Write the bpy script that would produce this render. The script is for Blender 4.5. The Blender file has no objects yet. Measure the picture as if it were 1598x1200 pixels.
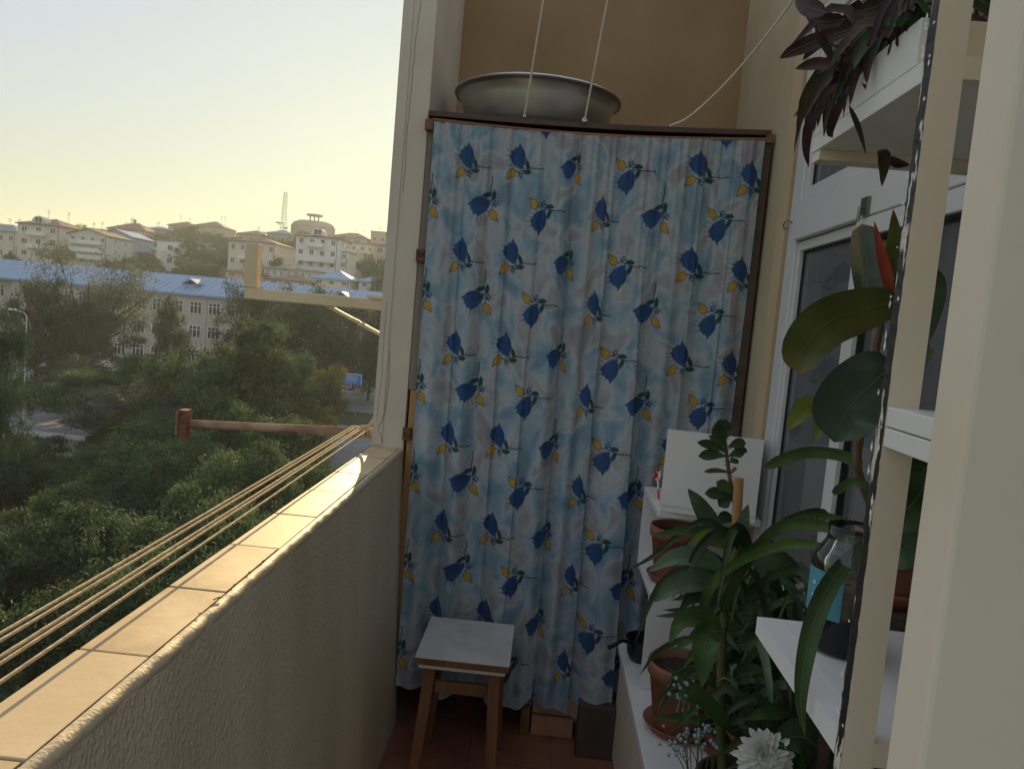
import bpy, bmesh, math, random
import numpy as np
from mathutils import Vector, Matrix
random.seed(7); rng = np.random.default_rng(7)
S = bpy.context.scene
S.cycles.diffuse_bounces = 8; S.cycles.max_bounces = 14; S.cycles.transparent_max_bounces = 16
COL = S.collection
PI = math.pi

# ------------------------------------------------------------------ camera
RM = [[0.995, -0.091, -0.043], [0.051, 0.081, 0.995], [0.087, 0.993, -0.085]]
def _cam_axes():
    d = np.array([61., 98., 1200.]); d /= np.linalg.norm(d)
    u = np.array([.088, 1., 0]); u[2] = -(61*u[0]+98*u[1])/1200; u /= np.linalg.norm(u)
    r = np.cross(d, u)
    if r[0] < 0: r = -r
    return np.array([r, d, u])
RM = _cam_axes(); EYE = np.array([0, 0, 1.6]); FPX = 1200.
cam_data = bpy.data.cameras.new('camera'); cam = bpy.data.objects.new('camera', cam_data); COL.objects.link(cam)
cam_data.sensor_width = 36; cam_data.lens = 36*FPX/1598; cam_data.clip_start = .05; cam_data.clip_end = 9000
cam.matrix_world = Matrix([[RM[0][0], RM[0][1], -RM[0][2], 0], [RM[1][0], RM[1][1], -RM[1][2], 0],
                           [RM[2][0], RM[2][1], -RM[2][2], 1.6], [0, 0, 0, 1]])
S.camera = cam
# ------------------------------------------------------------------ sky and sun
SUN_EL, SUN_AZ = math.radians(11.5), math.radians(-9)          # azimuth from +Y, negative = left
world = bpy.data.worlds.new('World'); S.world = world; world.use_nodes = True
wn = world.node_tree.nodes; wl = world.node_tree.links
sky = wn.new('ShaderNodeTexSky'); sky.sky_type = 'NISHITA'; sky.sun_disc = False
sky.sun_elevation = SUN_EL; sky.sun_rotation = SUN_AZ; sky.altitude = 50
sky.air_density = 1.9; sky.dust_density = 1.2; sky.ozone_density = 1.0
bg = wn['Background']; bg.inputs['Strength'].default_value = .1
sp_ = wn.new('ShaderNodeSeparateColor'); cm_ = wn.new('ShaderNodeCombineColor'); wl.new(sky.outputs[0], sp_.inputs[0])
mr_ = wn.new('ShaderNodeMath'); mr_.operation = 'MAXIMUM'; mr_.inputs[1].default_value = 5; wl.new(sp_.outputs[0], mr_.inputs[0])
for i_, (g_, h_) in enumerate(((.20, 0), (.28, -.04), (.45, -.20))):
    pw = wn.new('ShaderNodeMath'); pw.operation = 'POWER'; pw.inputs[1].default_value = g_; wl.new(sp_.outputs[i_], pw.inputs[0])
    ph = wn.new('ShaderNodeMath'); ph.operation = 'POWER'; ph.inputs[1].default_value = h_; wl.new(mr_.outputs[0], ph.inputs[0])
    pm = wn.new('ShaderNodeMath'); pm.operation = 'MULTIPLY'; wl.new(pw.outputs[0], pm.inputs[0]); wl.new(ph.outputs[0], pm.inputs[1]); wl.new(pm.outputs[0], cm_.inputs[i_])
gm = cm_   # evens the whole dome, as the photo's own tone curve does
sc_ = wn.new('ShaderNodeVectorMath'); sc_.operation = 'MULTIPLY'; sc_.inputs[1].default_value = (2.12, 2.20, 2.85); wl.new(gm.outputs[0], sc_.inputs[0])
wl.new(sc_.outputs[0], bg.inputs[0])
sd = Vector((math.sin(SUN_AZ)*math.cos(SUN_EL), math.cos(SUN_AZ)*math.cos(SUN_EL), math.sin(SUN_EL)))
sl = bpy.data.lights.new('sun', 'SUN'); sl.energy = 5; sl.angle = math.radians(.6); sl.color = (1, .70, .34)
sun = bpy.data.objects.new('sun', sl); COL.objects.link(sun); sun.rotation_euler = sd.to_track_quat('Z', 'Y').to_euler()
vs = S.view_settings
S.display_settings.display_device = 'sRGB'
vs.view_transform = 'Standard'; vs.look = 'None'; vs.gamma = 1; vs.use_curve_mapping = False; vs.exposure = .95
# evening air: one closed box of thin even haze, sky outside it
def haze():
    v = [(x, y, z) for z in (-62, 62) for x, y in ((-900, -60), (420, -60), (420, 900), (-900, 900))]
    me = bpy.data.meshes.new('haze'); me.from_pydata(v, [], [(3,2,1,0),(4,5,6,7),(0,1,5,4),(1,2,6,5),(2,3,7,6),(3,0,4,7)])
    m = bpy.data.materials.new('haze_air'); m.use_nodes = True; n = m.node_tree.nodes; n.remove(n['Principled BSDF'])
    pv = n.new('ShaderNodeVolumePrincipled'); pv.inputs['Color'].default_value = (.72, .87, 1, 1); pv.inputs['Density'].default_value = .00034; pv.inputs['Anisotropy'].default_value = .42
    m.node_tree.links.new(pv.outputs[0], n['Material Output'].inputs['Volume']); me.materials.append(m)
    o = bpy.data.objects.new('haze', me); COL.objects.link(o); o['kind'] = 'stuff'
haze()

# ------------------------------------------------------------------ helpers
def ray(x, y): return RM @ np.array([x-799., 600.-y, FPX])
def P(x, y, Y):
    v = ray(x, y); return EYE + v*Y/v[1]
def PX(x, y, X):
    v = ray(x, y); return EYE + v*X/v[0]
def PZ(x, y, Z):
    v = ray(x, y); return EYE + v*(Z-1.6)/v[2]

def mat(name, col, rough=.7, col2=None, scale=5, bump=0, bscale=None, metal=0, spec=.4, detail=6, stretch=None,
        trans=0, dist=.01, attr=None, lo=.35, hi=.65, col3=None):
    m = bpy.data.materials.new(name); m.use_nodes = True
    n = m.node_tree.nodes; l = m.node_tree.links; b = n['Principled BSDF']
    b.inputs['Roughness'].default_value = rough; b.inputs['Metallic'].default_value = metal
    b.inputs['Specular IOR Level'].default_value = spec
    tc = n.new('ShaderNodeTexCoord'); mp = n.new('ShaderNodeMapping'); l.new(tc.outputs['Object'], mp.inputs[0])
    if stretch: mp.inputs['Scale'].default_value = stretch
    c = None
    if col2:
        nz = n.new('ShaderNodeTexNoise'); nz.inputs['Scale'].default_value = scale; nz.inputs['Detail'].default_value = detail
        l.new(mp.outputs[0], nz.inputs[0])
        cr = n.new('ShaderNodeValToRGB'); cr.color_ramp.elements[0].position = lo; cr.color_ramp.elements[1].position = hi
        cr.color_ramp.elements[0].color = (*col, 1); cr.color_ramp.elements[1].color = (*col2, 1)
        if col3:
            e = cr.color_ramp.elements.new((lo+hi)/2); e.color = (*col3, 1)
        l.new(nz.outputs[0], cr.inputs[0]); c = cr.outputs[0]
    if attr:
        at = n.new('ShaderNodeVertexColor'); at.layer_name = attr
        mx = n.new('ShaderNodeMix'); mx.data_type = 'RGBA'; mx.blend_type = 'MULTIPLY'; mx.inputs[0].default_value = 1
        if c: l.new(c, mx.inputs[6])
        else: mx.inputs[6].default_value = (*col, 1)
        l.new(at.outputs[0], mx.inputs[7]); c = mx.outputs[2]
    if c: l.new(c, b.inputs['Base Color'])
    else: b.inputs['Base Color'].default_value = (*col, 1)
    if bump:
        nb = n.new('ShaderNodeTexNoise'); nb.inputs['Scale'].default_value = bscale or scale*3; nb.inputs['Detail'].default_value = 5
        l.new(mp.outputs[0], nb.inputs[0])
        bp = n.new('ShaderNodeBump'); bp.inputs['Strength'].default_value = bump; bp.inputs['Distance'].default_value = dist
        l.new(nb.outputs[0], bp.inputs['Height']); l.new(bp.outputs[0], b.inputs['Normal'])
    if trans:
        t = n.new('ShaderNodeBsdfTranslucent'); ms = n.new('ShaderNodeMixShader'); ms.inputs[0].default_value = trans
        if c: l.new(c, t.inputs[0])
        else: t.inputs[0].default_value = (*col, 1)
        l.new(b.outputs[0], ms.inputs[1]); l.new(t.outputs[0], ms.inputs[2])
        l.new(ms.outputs[0], n['Material Output'].inputs[0])
    return m

class MB:
    def __init__(s): s.v = []; s.f = []; s.c = []
    def add(s, v, f):
        k = len(s.v); s.v.extend([tuple(map(float, p)) for p in v]); s.f.extend([tuple(i+k for i in q) for q in f]); return s
    def box(s, x0, x1, y0, y1, z0, z1):
        v = [(x0,y0,z0),(x1,y0,z0),(x1,y1,z0),(x0,y1,z0),(x0,y0,z1),(x1,y0,z1),(x1,y1,z1),(x0,y1,z1)]
        return s.add(v, [(0,3,2,1),(4,5,6,7),(0,1,5,4),(1,2,6,5),(2,3,7,6),(3,0,4,7)])
    def hexa(s, b, t):
        return s.add(list(b)+list(t), [(3,2,1,0),(4,5,6,7),(0,1,5,4),(1,2,6,5),(2,3,7,6),(3,0,4,7)])
    def tube(s, pts, r, n=8, caps=True):
        pts = [Vector(p) for p in pts]; rs = r if hasattr(r, '__len__') else [r]*len(pts)
        vs_, fs = [], []; up = None
        for i, p in enumerate(pts):
            t = (pts[min(i+1, len(pts)-1)]-pts[max(i-1, 0)]).normalized()
            if up is None:
                up = Vector((0, 0, 1)) if abs(t.z) < .9 else Vector((1, 0, 0))
            a = t.cross(up)
            if a.length < 1e-5: a = t.orthogonal()
            a.normalize(); up = a.cross(t).normalized()
            for k in range(n):
                q = 2*PI*k/n; vs_.append(p+(a*math.cos(q)+up*math.sin(q))*rs[i])
        for i in range(len(pts)-1):
            for k in range(n):
                k2 = (k+1) % n; fs.append((i*n+k, i*n+k2, (i+1)*n+k2, (i+1)*n+k))
        if caps:
            fs.append(tuple(range(n-1, -1, -1))); fs.append(tuple((len(pts)-1)*n+k for k in range(n)))
        return s.add(vs_, fs)
    def lathe(s, prof, c=(0,0,0), n=32, sx=1, sy=1):
        vs_, fs = [], []
        for r, z in prof:
            for k in range(n):
                q = 2*PI*k/n; vs_.append((c[0]+r*math.cos(q)*sx, c[1]+r*math.sin(q)*sy, c[2]+z))
        for i in range(len(prof)-1):
            for k in range(n):
                k2 = (k+1) % n; fs.append((i*n+k, i*n+k2, (i+1)*n+k2, (i+1)*n+k))
        return s.add(vs_, fs)
    def build(s, name, m, parent=None, smooth=False, loc=None, bevel=0, tone=None):
        me = bpy.data.meshes.new(name); v = s.v
        if loc is not None: v = [(a-loc[0], b-loc[1], c-loc[2]) for a, b, c in v]
        me.from_pydata(v, [], s.f); me.materials.append(m)
        if smooth: me.polygons.foreach_set('use_smooth', [True]*len(me.polygons))
        if bevel:
            bm = bmesh.new(); bm.from_mesh(me)
            bmesh.ops.bevel(bm, geom=bm.edges[:], offset=bevel, segments=2, affect='EDGES', profile=.5)
            bm.to_mesh(me); bm.free()
        if tone is not None:
            ca = me.color_attributes.new('tone', 'FLOAT_COLOR', 'POINT'); ca.data.foreach_set('color', np.array(tone, np.float32).ravel())
        o = bpy.data.objects.new(name, me); COL.objects.link(o)
        if loc is not None: o.location = loc
        if parent: attach(o, parent)
        return o
def attach(o, parent):
    o.parent = parent
    w = parent
    off = Vector((0, 0, 0))
    while w is not None: off += w.location; w = w.parent
    o.location = Vector(o.location)-off
def B(x0, x1, y0, y1, z0, z1): return MB().box(x0, x1, y0, y1, z0, z1)
def empty(name, loc, label, cat, group=None):
    o = bpy.data.objects.new(name, None); COL.objects.link(o); o.location = loc; o.empty_display_size = .1
    return tag(o, label, cat, group)
def tag(o, label=None, cat=None, group=None, kind=None):
    if label: o['label'] = label
    if cat: o['category'] = cat
    if group: o['group'] = group
    if kind: o['kind'] = kind
    return o
def link_copy(o, parent, loc):
    c = o.copy(); COL.objects.link(c); c.parent = parent; c.location = loc; return c
def bez(pts, n):
    """Catmull-Rom through the control points"""
    p = [np.array(q, float) for q in pts]
    if len(p) == 2: return [p[0]+(p[1]-p[0])*i/(n-1) for i in range(n)]
    p = [2*p[0]-p[1]]+p+[2*p[-1]-p[-2]]; out = []
    m = len(p)-3
    for i in range(n):
        t = i/(n-1)*m; k = min(int(t), m-1); t -= k
        a, b, c, d = p[k:k+4]
        out.append(.5*((2*b)+(c-a)*t+(2*a-5*b+4*c-d)*t*t+(3*b-a-3*c+d)*t**3))
    return out

# ------------------------------------------------------------------ materials
M = {}
M['coping'] = mat('glazed_tile', (.46,.37,.22), .6, (.72,.61,.40), 9, .25, 60, dist=.002, col3=(.62,.50,.30), spec=.25)
M['coping2'] = mat('glazed_tile_pale', (.68,.57,.37), .6, (.60,.48,.29), 7, .25, 60, dist=.002, spec=.25)
M['grout'] = mat('grout', (.22,.19,.15), .9)
def plaster():
    m = mat('textured_paint', (.80,.71,.52), .4, (.58,.48,.33), 2.2, 0, spec=.4, stretch=(1.5,1.5,.30), lo=.42, hi=.78, detail=9)
    n = m.node_tree.nodes; l = m.node_tree.links; b = n['Principled BSDF']
    tc = n.new('ShaderNodeTexCoord'); mp = n.new('ShaderNodeMapping'); mp.inputs['Scale'].default_value = (1, 1, .68)
    l.new(tc.outputs['Object'], mp.inputs[0])
    a = n.new('ShaderNodeTexNoise'); a.inputs['Scale'].default_value = 125; a.inputs['Detail'].default_value = 2; a.inputs['Distortion'].default_value = .3
    l.new(mp.outputs[0], a.inputs[0])
    r = n.new('ShaderNodeMapRange'); r.inputs[1].default_value = .42; r.inputs[2].default_value = .68; r.interpolation_type = 'SMOOTHSTEP'
    l.new(a.outputs[0], r.inputs[0])
    bp = n.new('ShaderNodeBump'); bp.inputs['Strength'].default_value = .5; bp.inputs['Distance'].default_value = .0035
    l.new(r.outputs[0], bp.inputs['Height']); l.new(bp.outputs[0], b.inputs['Normal'])
    return m
M['plaster'] = plaster()
M['lip'] = mat('worn_plaster_edge', (.50,.42,.27), .6, (.60,.52,.36), 40, .5, 160, dist=.002)
M['column'] = mat('column_paint', (0.638,0.572,0.462), .6, (0.704,0.638,0.528), 4, .3, 45, dist=.003)
M['wall'] = mat('ochre_wall', (.30,.20,.10), .8, (.38,.265,.14), 2.2, .3, 50, dist=.003, detail=9)
M['sidewall'] = mat('cream_wall', (0.520,0.429,0.286), .7, (0.598,0.507,0.351), 3, .25, 60, dist=.003)
M['jamb'] = mat('tan_jamb', (0.625,0.475,0.288), .6, (0.675,0.525,0.338), 4, .1, 80)
M['cream'] = mat('cream_gloss', (.83,.75,.61), .5, (.76,.67,.52), 4, .12, 30, lo=.4, hi=.75, dist=.003, detail=9)
M['creamb'] = mat('cream_edge', (.85,.76,.60), .45, (.86,.78,.63), 3, .05, 60)
M['white'] = mat('white_laminate', (0.805,0.805,0.793), .38, (0.850,0.850,0.839), 6, .04, 90)
M['pvc'] = mat('window_pvc', (0.683,0.693,0.693), .35, (0.725,0.734,0.734), 5)
M['seal'] = mat('rubber_seal', (.015,.015,.015), .6)
M['chip'] = mat('chipped_black_edge', (0.018,0.018,0.020), .45, (0.700,0.660,0.600), 70, .3, 200, lo=.555, hi=.575, stretch=(1,1,.22), detail=10)
M['wood'] = mat('worn_brown_wood', (0.130,0.058,0.026), .55, (0.243,0.114,0.049), 14, .3, 60, stretch=(1,1,.08))
M['woodh'] = mat('worn_brown_rail', (0.173,0.086,0.043), .6, (0.317,0.173,0.086), 14, .3, 60, stretch=(.08,1,1))
M['darkwood'] = mat('dark_plank', (0.068,0.045,0.033), .6, (0.112,0.075,0.053), 12, .3, 60, stretch=(.1,1,1))
M['greywood'] = mat('weathered_post', (0.180,0.153,0.126), .7, (0.288,0.234,0.180), 12, .3, 60, stretch=(1,1,.1))
M['orangewood'] = mat('varnished_post', (0.392,0.210,0.070), .5, (0.504,0.294,0.112), 12, .2, 60, stretch=(1,1,.1))
M['alu'] = mat('dull_aluminium', (.78,.78,.79), .36, (.62,.62,.63), 5, .08, 30, metal=1)
M['rope'] = mat('white_cord', (.74,.70,.62), .85, (.84,.80,.72), 200)
M['rope2'] = mat('straw_clothesline', (.50,.40,.24), .85, (.72,.62,.42), 160, .8, 260, dist=.002, stretch=(1,.35,1))
M['beam'] = mat('cream_painted_steel', (.74,.60,.38), .55, (.80,.68,.46), 8, .1, 60)
M['rust'] = mat('rusty_pipe', (.16,.06,.03), .8, (.42,.30,.22), 18, .5, 90, dist=.003, stretch=(.4,1,1))
M['rust2'] = mat('rusty_plate', (.085,.035,.02), .9, (.22,.11,.07), 60, .4, 90)
M['floor'] = mat('red_floor_tile', (0.221,0.093,0.060), .45, (0.306,0.136,0.085), 6, .1, 60)
M['terracotta'] = mat('terracotta', (0.265,0.106,0.059), .75, (0.340,0.149,0.090), 9, .15, 70)
M['soil'] = mat('potting_soil', (0.030,0.019,0.013), .95, (0.075,0.048,0.030), 60, .9, 90)
M['leaf'] = mat('glossy_leaf', (0.041,0.087,0.021), .5, (0.076,0.147,0.035), 14, .1, 60, trans=.2, attr='tone')
M['leafd'] = mat('dark_leaf', (0.020,0.048,0.016), .5, (0.048,0.084,0.027), 14, .1, 60, trans=.12, attr='tone')
M['leafg'] = mat('grey_green_leaf', (0.090,0.158,0.090), .5, (0.135,0.210,0.120), 18, .1, 60, trans=.15, attr='tone')
M['leafy'] = mat('yellow_green_leaf', (0.154,0.196,0.028), .5, (0.210,0.238,0.042), 14, .1, 60, trans=.25, attr='tone')
M['rubber'] = mat('rubber_leaf_top', (0.040,0.072,0.040), .27, (0.064,0.104,0.064), 7, .05, 60, attr='tone')
M['rubber2'] = mat('rubber_leaf_olive', (0.098,0.119,0.025), .4, (0.126,0.140,0.031), 7, .05, 60, trans=.2, attr='tone')
M['purple'] = mat('purple_leaf', (0.037,0.014,0.023), .5, (0.074,0.037,0.047), 18, .1, 60, trans=.1, attr='tone')
M['purpleg'] = mat('purple_green_leaf', (0.060,0.066,0.026), .5, (0.084,0.042,0.042), 14, .1, 60, trans=.15, attr='tone')
M['midrib'] = mat('pale_midrib', (.16,.19,.09), .5)
M['sheath'] = mat('red_sheath', (.36,.05,.03), .5, (.45,.09,.05), 12)
M['stem'] = mat('green_stem', (0.098,0.126,0.035), .6, (0.168,0.154,0.070), 30)
M['brownstem'] = mat('brown_stem', (0.140,0.084,0.049), .8, (0.224,0.140,0.084), 40, .4, 120)
M['petal'] = mat('white_petal', (.75,.76,.72), .6, (.8,.82,.74), 20, trans=.25)
M['berry'] = mat('grey_blue_berry', (.28,.34,.38), .4)
M['turq'] = mat('turquoise_glaze', (.30,.52,.55), .3, (.5,.62,.62), 12)
M['black'] = mat('black_enamel', (.012,.012,.014), .3)
M['redplastic'] = mat('red_white_ribbon', (.6,.03,.03), .4, (.8,.75,.72), 60, lo=.48, hi=.52)
M['carton'] = mat('brown_cardboard', (0.330,0.180,0.090), .9, (0.405,0.225,0.120), 6)
M['darkbox'] = mat('dark_storage_box', (0.070,0.050,0.040), .7, (0.100,0.070,0.050), 6)
M['laminate'] = mat('grey_laminate', (.60,.60,.62), .4, (.46,.45,.45), 7, lo=.45, hi=.72, detail=10)
M['ceil'] = mat('whitewashed_ceiling', (.55,.52,.46), .9, (.6,.57,.5), 3)
M['room'] = mat('room_plaster', (.5,.48,.45), .9, (.55,.52,.48), 2)
M['crack'] = mat('crack', (.06,.05,.04), 1)
M['screw'] = mat('steel_hook', (.25,.24,.22), .4, metal=1)
M['label'] = mat('blue_jar_label', (.07,.28,.38), .45, (.12,.36,.45), 10)
M['syrup'] = mat('dark_preserve', (.16,.065,.03), .3, (.36,.16,.07), 35)
def glass(name, tint, rough=.02, dust=.02):
    m = bpy.data.materials.new(name); m.use_nodes = True; n = m.node_tree.nodes; l = m.node_tree.links
    n.remove(n['Principled BSDF'])
    t = n.new('ShaderNodeBsdfTransparent'); t.inputs[0].default_value = (*tint, 1)
    g = n.new('ShaderNodeBsdfGlossy'); g.inputs['Roughness'].default_value = rough; g.inputs[0].default_value = (.9, .9, .9, 1)
    f = n.new('ShaderNodeFresnel'); f.inputs[0].default_value = 1.5
    df = n.new('ShaderNodeBsdfDiffuse'); df.inputs[0].default_value = (.5, .52, .55, 1); m0 = n.new('ShaderNodeMixShader'); m0.inputs[0].default_value = dust
    l.new(t.outputs[0], m0.inputs[1]); l.new(df.outputs[0], m0.inputs[2])
    mx = n.new('ShaderNodeMixShader'); l.new(f.outputs[0], mx.inputs[0]); l.new(m0.outputs[0], mx.inputs[1]); l.new(g.outputs[0], mx.inputs[2])
    l.new(mx.outputs[0], n['Material Output'].inputs[0]); return m
M['glass'] = glass('window_glass', (.75,.80,.82), .04, .25)
M['jarglass'] = glass('jar_glass', (.88,.93,.92), .01)

# outdoors
M['grass'] = mat('rough_grass', (.018,.032,.010), .95, (.04,.058,.018), .35, .6, 4, detail=10)
M['hill'] = mat('dry_hillside', (.045,.05,.025), .95, (.10,.085,.055), .04, .5, .5, detail=12)
M['asphalt'] = mat('asphalt', (.17,.18,.20), .8, (.20,.21,.23), .6)
M['path'] = mat('pale_concrete', (.32,.32,.31), .85, (.38,.37,.35), .8)
M['school'] = mat('beige_render', (.52,.46,.38), .85, (.58,.52,.43), .35)
M['school2'] = mat('beige_pilaster', (.58,.52,.43), .85)
M['blueroof'] = mat('blue_metal_roof', (.24,.37,.56), .6, (.29,.42,.61), .6, spec=.25, stretch=(3,.3,1))
M['frame'] = mat('white_window_frame', (.72,.74,.75), .5)
M['roof_seam'] = mat('roof_seam_metal', (.20,.32,.50), .6, (.24,.36,.54), 2)
M['pane'] = mat('dark_far_pane', (.03,.036,.045), .3, spec=.35)
M['bark'] = mat('bark', (.05,.038,.028), .9, (.08,.06,.045), 8)
for k, c in dict(pine=(.040,.070,.048), acacia=(.075,.118,.062), dusty=(.105,.125,.10), bush=(.062,.100,.050), gold=(.15,.15,.04)).items():
    M['t_'+k] = mat('foliage_'+k, c, .75, tuple(x*1.35 for x in c), .5, attr='tone', trans=.28, spec=.12)
for k, c in dict(cream=(.68,.62,.52), white=(.80,.79,.76), grey=(.36,.35,.33), bluewall=(.30,.40,.50), tan=(.54,.45,.34), green=(.60,.63,.54)).items():
    M['w_'+k] = mat('house_wall_'+k, c, .85, tuple(x*.86 for x in c), .25)
for k, c in dict(maroon=(.19,.075,.07), red=(.38,.10,.05), brown=(.17,.10,.07), blue=(.22,.36,.55), greyblue=(.20,.26,.32), grey=(.26,.26,.26)).items():
    M['r_'+k] = mat('roof_'+k, c, .6, tuple(x*.8 for x in c), .5)
M['concrete'] = mat('bare_concrete', (.34,.29,.23), .9, (.40,.34,.27), .1)
M['steel'] = mat('mast_steel', (.25,.20,.17), .6)
M['billboard'] = mat('blue_billboard', (.03,.22,.72), .5, (.12,.34,.75), .9, lo=.45, hi=.6)
M['carwhite'] = mat('white_car_paint', (.7,.71,.72), .25, spec=.6)
M['carblue'] = mat('blue_car_paint', (.05,.12,.35), .25, spec=.6)
M['tyre'] = mat('tyre_rubber', (.02,.02,.02), .9)
M['shedroof'] = mat('felt_roof', (.12,.13,.15), .8, (.16,.17,.19), .8)

# ------------------------------------------------------------------ GROUND AND HILL
def smooth(a, b, t):
    t = np.clip((t-a)/(b-a), 0, 1); return t*t*(3-2*t)
def ground_z(X, Y):
    z = np.interp(Y, [-4000, 138, 165, 200, 250, 300, 340, 420, 700, 4000], [-10, -10, -4, 5, 12.5, 19.5, 25, 27, 20, -30])
    r = z + np.where(Y > 150, 1, 0)*(1.6*np.sin(X*.035+Y*.02)+1.1*np.sin(X*.09-Y*.05))*smooth(150, 220, Y)
    return r
def grid_mesh(name, xs, ys, zf, m):
    X, Y = np.meshgrid(xs, ys); Z = zf(X, Y); nx, ny = len(xs), len(ys)
    v = np.stack([X, Y, Z], -1).reshape(-1, 3)
    i = np.arange(nx*ny).reshape(ny, nx); f = np.stack([i[:-1,:-1], i[:-1,1:], i[1:,1:], i[1:,:-1]], -1).reshape(-1, 4)
    me = bpy.data.meshes.new(name); me.from_pydata(v.tolist(), [], f.tolist()); me.materials.append(m)
    me.polygons.foreach_set('use_smooth', [True]*len(me.polygons))
    o = bpy.data.objects.new(name, me); COL.objects.link(o); return tag(o, kind='structure')
grid_mesh('ground', np.array([-4000,-1500,-600,-300,-150,-80,-40,0,40,150,400,1500,4000.]), np.array([-4000,-1000,-300,-60,0,30,60,90,120,136.]), lambda X, Y: X*0-10., M['grass'])
grid_mesh('hillside', np.concatenate([[-4000,-2000,-1000], np.linspace(-600, 300, 90), [700, 1500, 4000]]), np.concatenate([np.linspace(136, 430, 50), [520, 700, 1100, 2000, 4000]]), ground_z, M['hill'])
def sheet(name, x0, x1, y0, y1, z, m, parent=None):
    return MB().box(x0, x1, y0, y1, z-.3, z).build(name, m, parent)
tag(sheet('road', -300, 120, 82, 98, -9.94, M['asphalt']), kind='structure')
tag(sheet('pavement', -300, 120, 98.2, 101, -9.82, M['path']), kind='structure')
tag(sheet('car_park', -60, -14, 52, 72, -9.95, M['asphalt']), kind='structure')
tag(sheet('path', -66, -61, 52, 81.8, -9.95, M['path']), kind='structure')

# ------------------------------------------------------------------ generic building pieces
_wm = {}
def window_mesh(w, h, style):
    k = (round(w, 2), round(h, 2), style)
    if k not in _wm:
        t = .09*max(1, w/1.5); f = MB()
        f.box(-w/2, w/2, -.12, .02, -h/2, -h/2+t).box(-w/2, w/2, -.12, .02, h/2-t, h/2)
        f.box(-w/2, -w/2+t, -.12, .02, -h/2+t, h/2-t).box(w/2-t, w/2, -.12, .02, -h/2+t, h/2-t)
        if style == 3:
            for x in (-w/6, w/6): f.box(x-t/2, x+t/2, -.11, .02, -h/2+t, h/2-t)
            f.box(-w/2+t, w/2-t, -.10, .02, h*.18-t/2, h*.18+t/2)
        elif style == 2: f.box(-t/2, t/2, -.11, .02, -h/2+t, h/2-t)
        me = bpy.data.meshes.new('window'); me.from_pydata(f.v, [], f.f); me.materials.append(M['frame'])
        p = MB().box(-w/2+t*.4, w/2-t*.4, -.045, .0, -h/2+t*.4, h/2-t*.4)
        mp = bpy.data.meshes.new('pane'); mp.from_pydata(p.v, [], p.f); mp.materials.append(M['pane'])
        _wm[k] = (me, mp)
    return _wm[k]
def window(parent, x, y, z, w, h, style=2, side=0):
    """x,y,z relative to the parent; side=1 turns it to face +X"""
    a, b = window_mesh(w, h, style)
    o = bpy.data.objects.new('window', a); COL.objects.link(o); o.parent = parent; o.location = (x, y, z)
    if side: o.rotation_euler = (0, 0, PI/2)
    p = bpy.data.objects.new('pane', b); COL.objects.link(p); p.parent = o; return o
def hip(x0, x1, y0, y1, z, h, ov=.5, gable=False, inset=None):
    x0 -= ov; x1 += ov; y0 -= ov; y1 += ov; m = MB()
    cy = (y0+y1)/2; i = 0 if gable else (min((x1-x0)/2*.95, (y1-y0)/2*.9) if inset is None else inset)
    v = [(x0,y0,z),(x1,y0,z),(x1,y1,z),(x0,y1,z),(x0+i,cy,z+h),(x1-i,cy,z+h),
         (x0,y0,z-.25),(x1,y0,z-.25),(x1,y1,z-.25),(x0,y1,z-.25)]
    return m.add(v, [(0,1,5,4),(1,2,5),(2,3,4,5),(3,0,4),(6,9,8,7),(0,6,7,1),(1,7,8,2),(2,8,9,3),(3,9,6,0)])
def gable_front(x0, x1, y0, y1, z, h, ov=.5):
    x0 -= ov; x1 += ov; y0 -= ov; y1 += ov; c = (x0+x1)/2
    v = [(x0,y0,z),(x1,y0,z),(x1,y1,z),(x0,y1,z),(c,y0,z+h),(c,y1,z+h)]
    v += [(a,b,q-.22) for a,b,q in v]
    return MB().add(v, [(0,4,10,6),(4,1,7,10),(0,3,5,4),(4,5,2,1),(3,9,11,5),(5,11,8,2),(6,10,11,9),(10,7,8,11)])

# ------------------------------------------------------------------ THE SCHOOL
sc_y = 108.; SX0, SX1 = -125., -12.; eave = 1.05
sb = empty('school_building', ((SX0+SX1)/2, sc_y, -10), 'long beige three storey building under a pale blue metal roof behind the trees', 'building')
cx = (SX0+SX1)/2
MB().box(SX0, SX1, sc_y, sc_y+14, -10.4, eave).build('wall', M['school'], sb, loc=(cx, sc_y, -10))
MB().box(-77, -44, sc_y-1.2, sc_y-.02, -10.4, eave-.01).build('projecting_bay', M['school'], sb, loc=(cx, sc_y, -10))
hip(SX0, SX1, sc_y-1.2, sc_y+14, eave, 2.7, .7, inset=4).build('roof', M['blueroof'], sb, loc=(cx, sc_y, -10))
MB().box(SX0, SX1, sc_y-.16, sc_y-.02, -8.9, -8.7).build('plinth_band', M['school2'], sb, loc=(cx, sc_y, -10))
sm_ = MB(); x = SX0
while x < SX1:
    if SX0+5 < x < SX1-5: sm_.add([(x-.03, sc_y-1.88, eave+.03), (x+.03, sc_y-1.88, eave+.03), (x+.03, sc_y+6.4, eave+2.74), (x-.03, sc_y+6.4, eave+2.74), (x-.03, sc_y-1.88, eave+.06), (x+.03, sc_y-1.88, eave+.06), (x+.03, sc_y+6.4, eave+2.77), (x-.03, sc_y+6.4, eave+2.77)], [(4,5,6,7),(0,1,5,4),(0,4,7,3),(1,2,6,5)])
    x += 1.1
tag(sm_.build('roof_seams', M['blueroof'], sb, loc=(cx, sc_y, -10)), kind='stuff')
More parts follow.
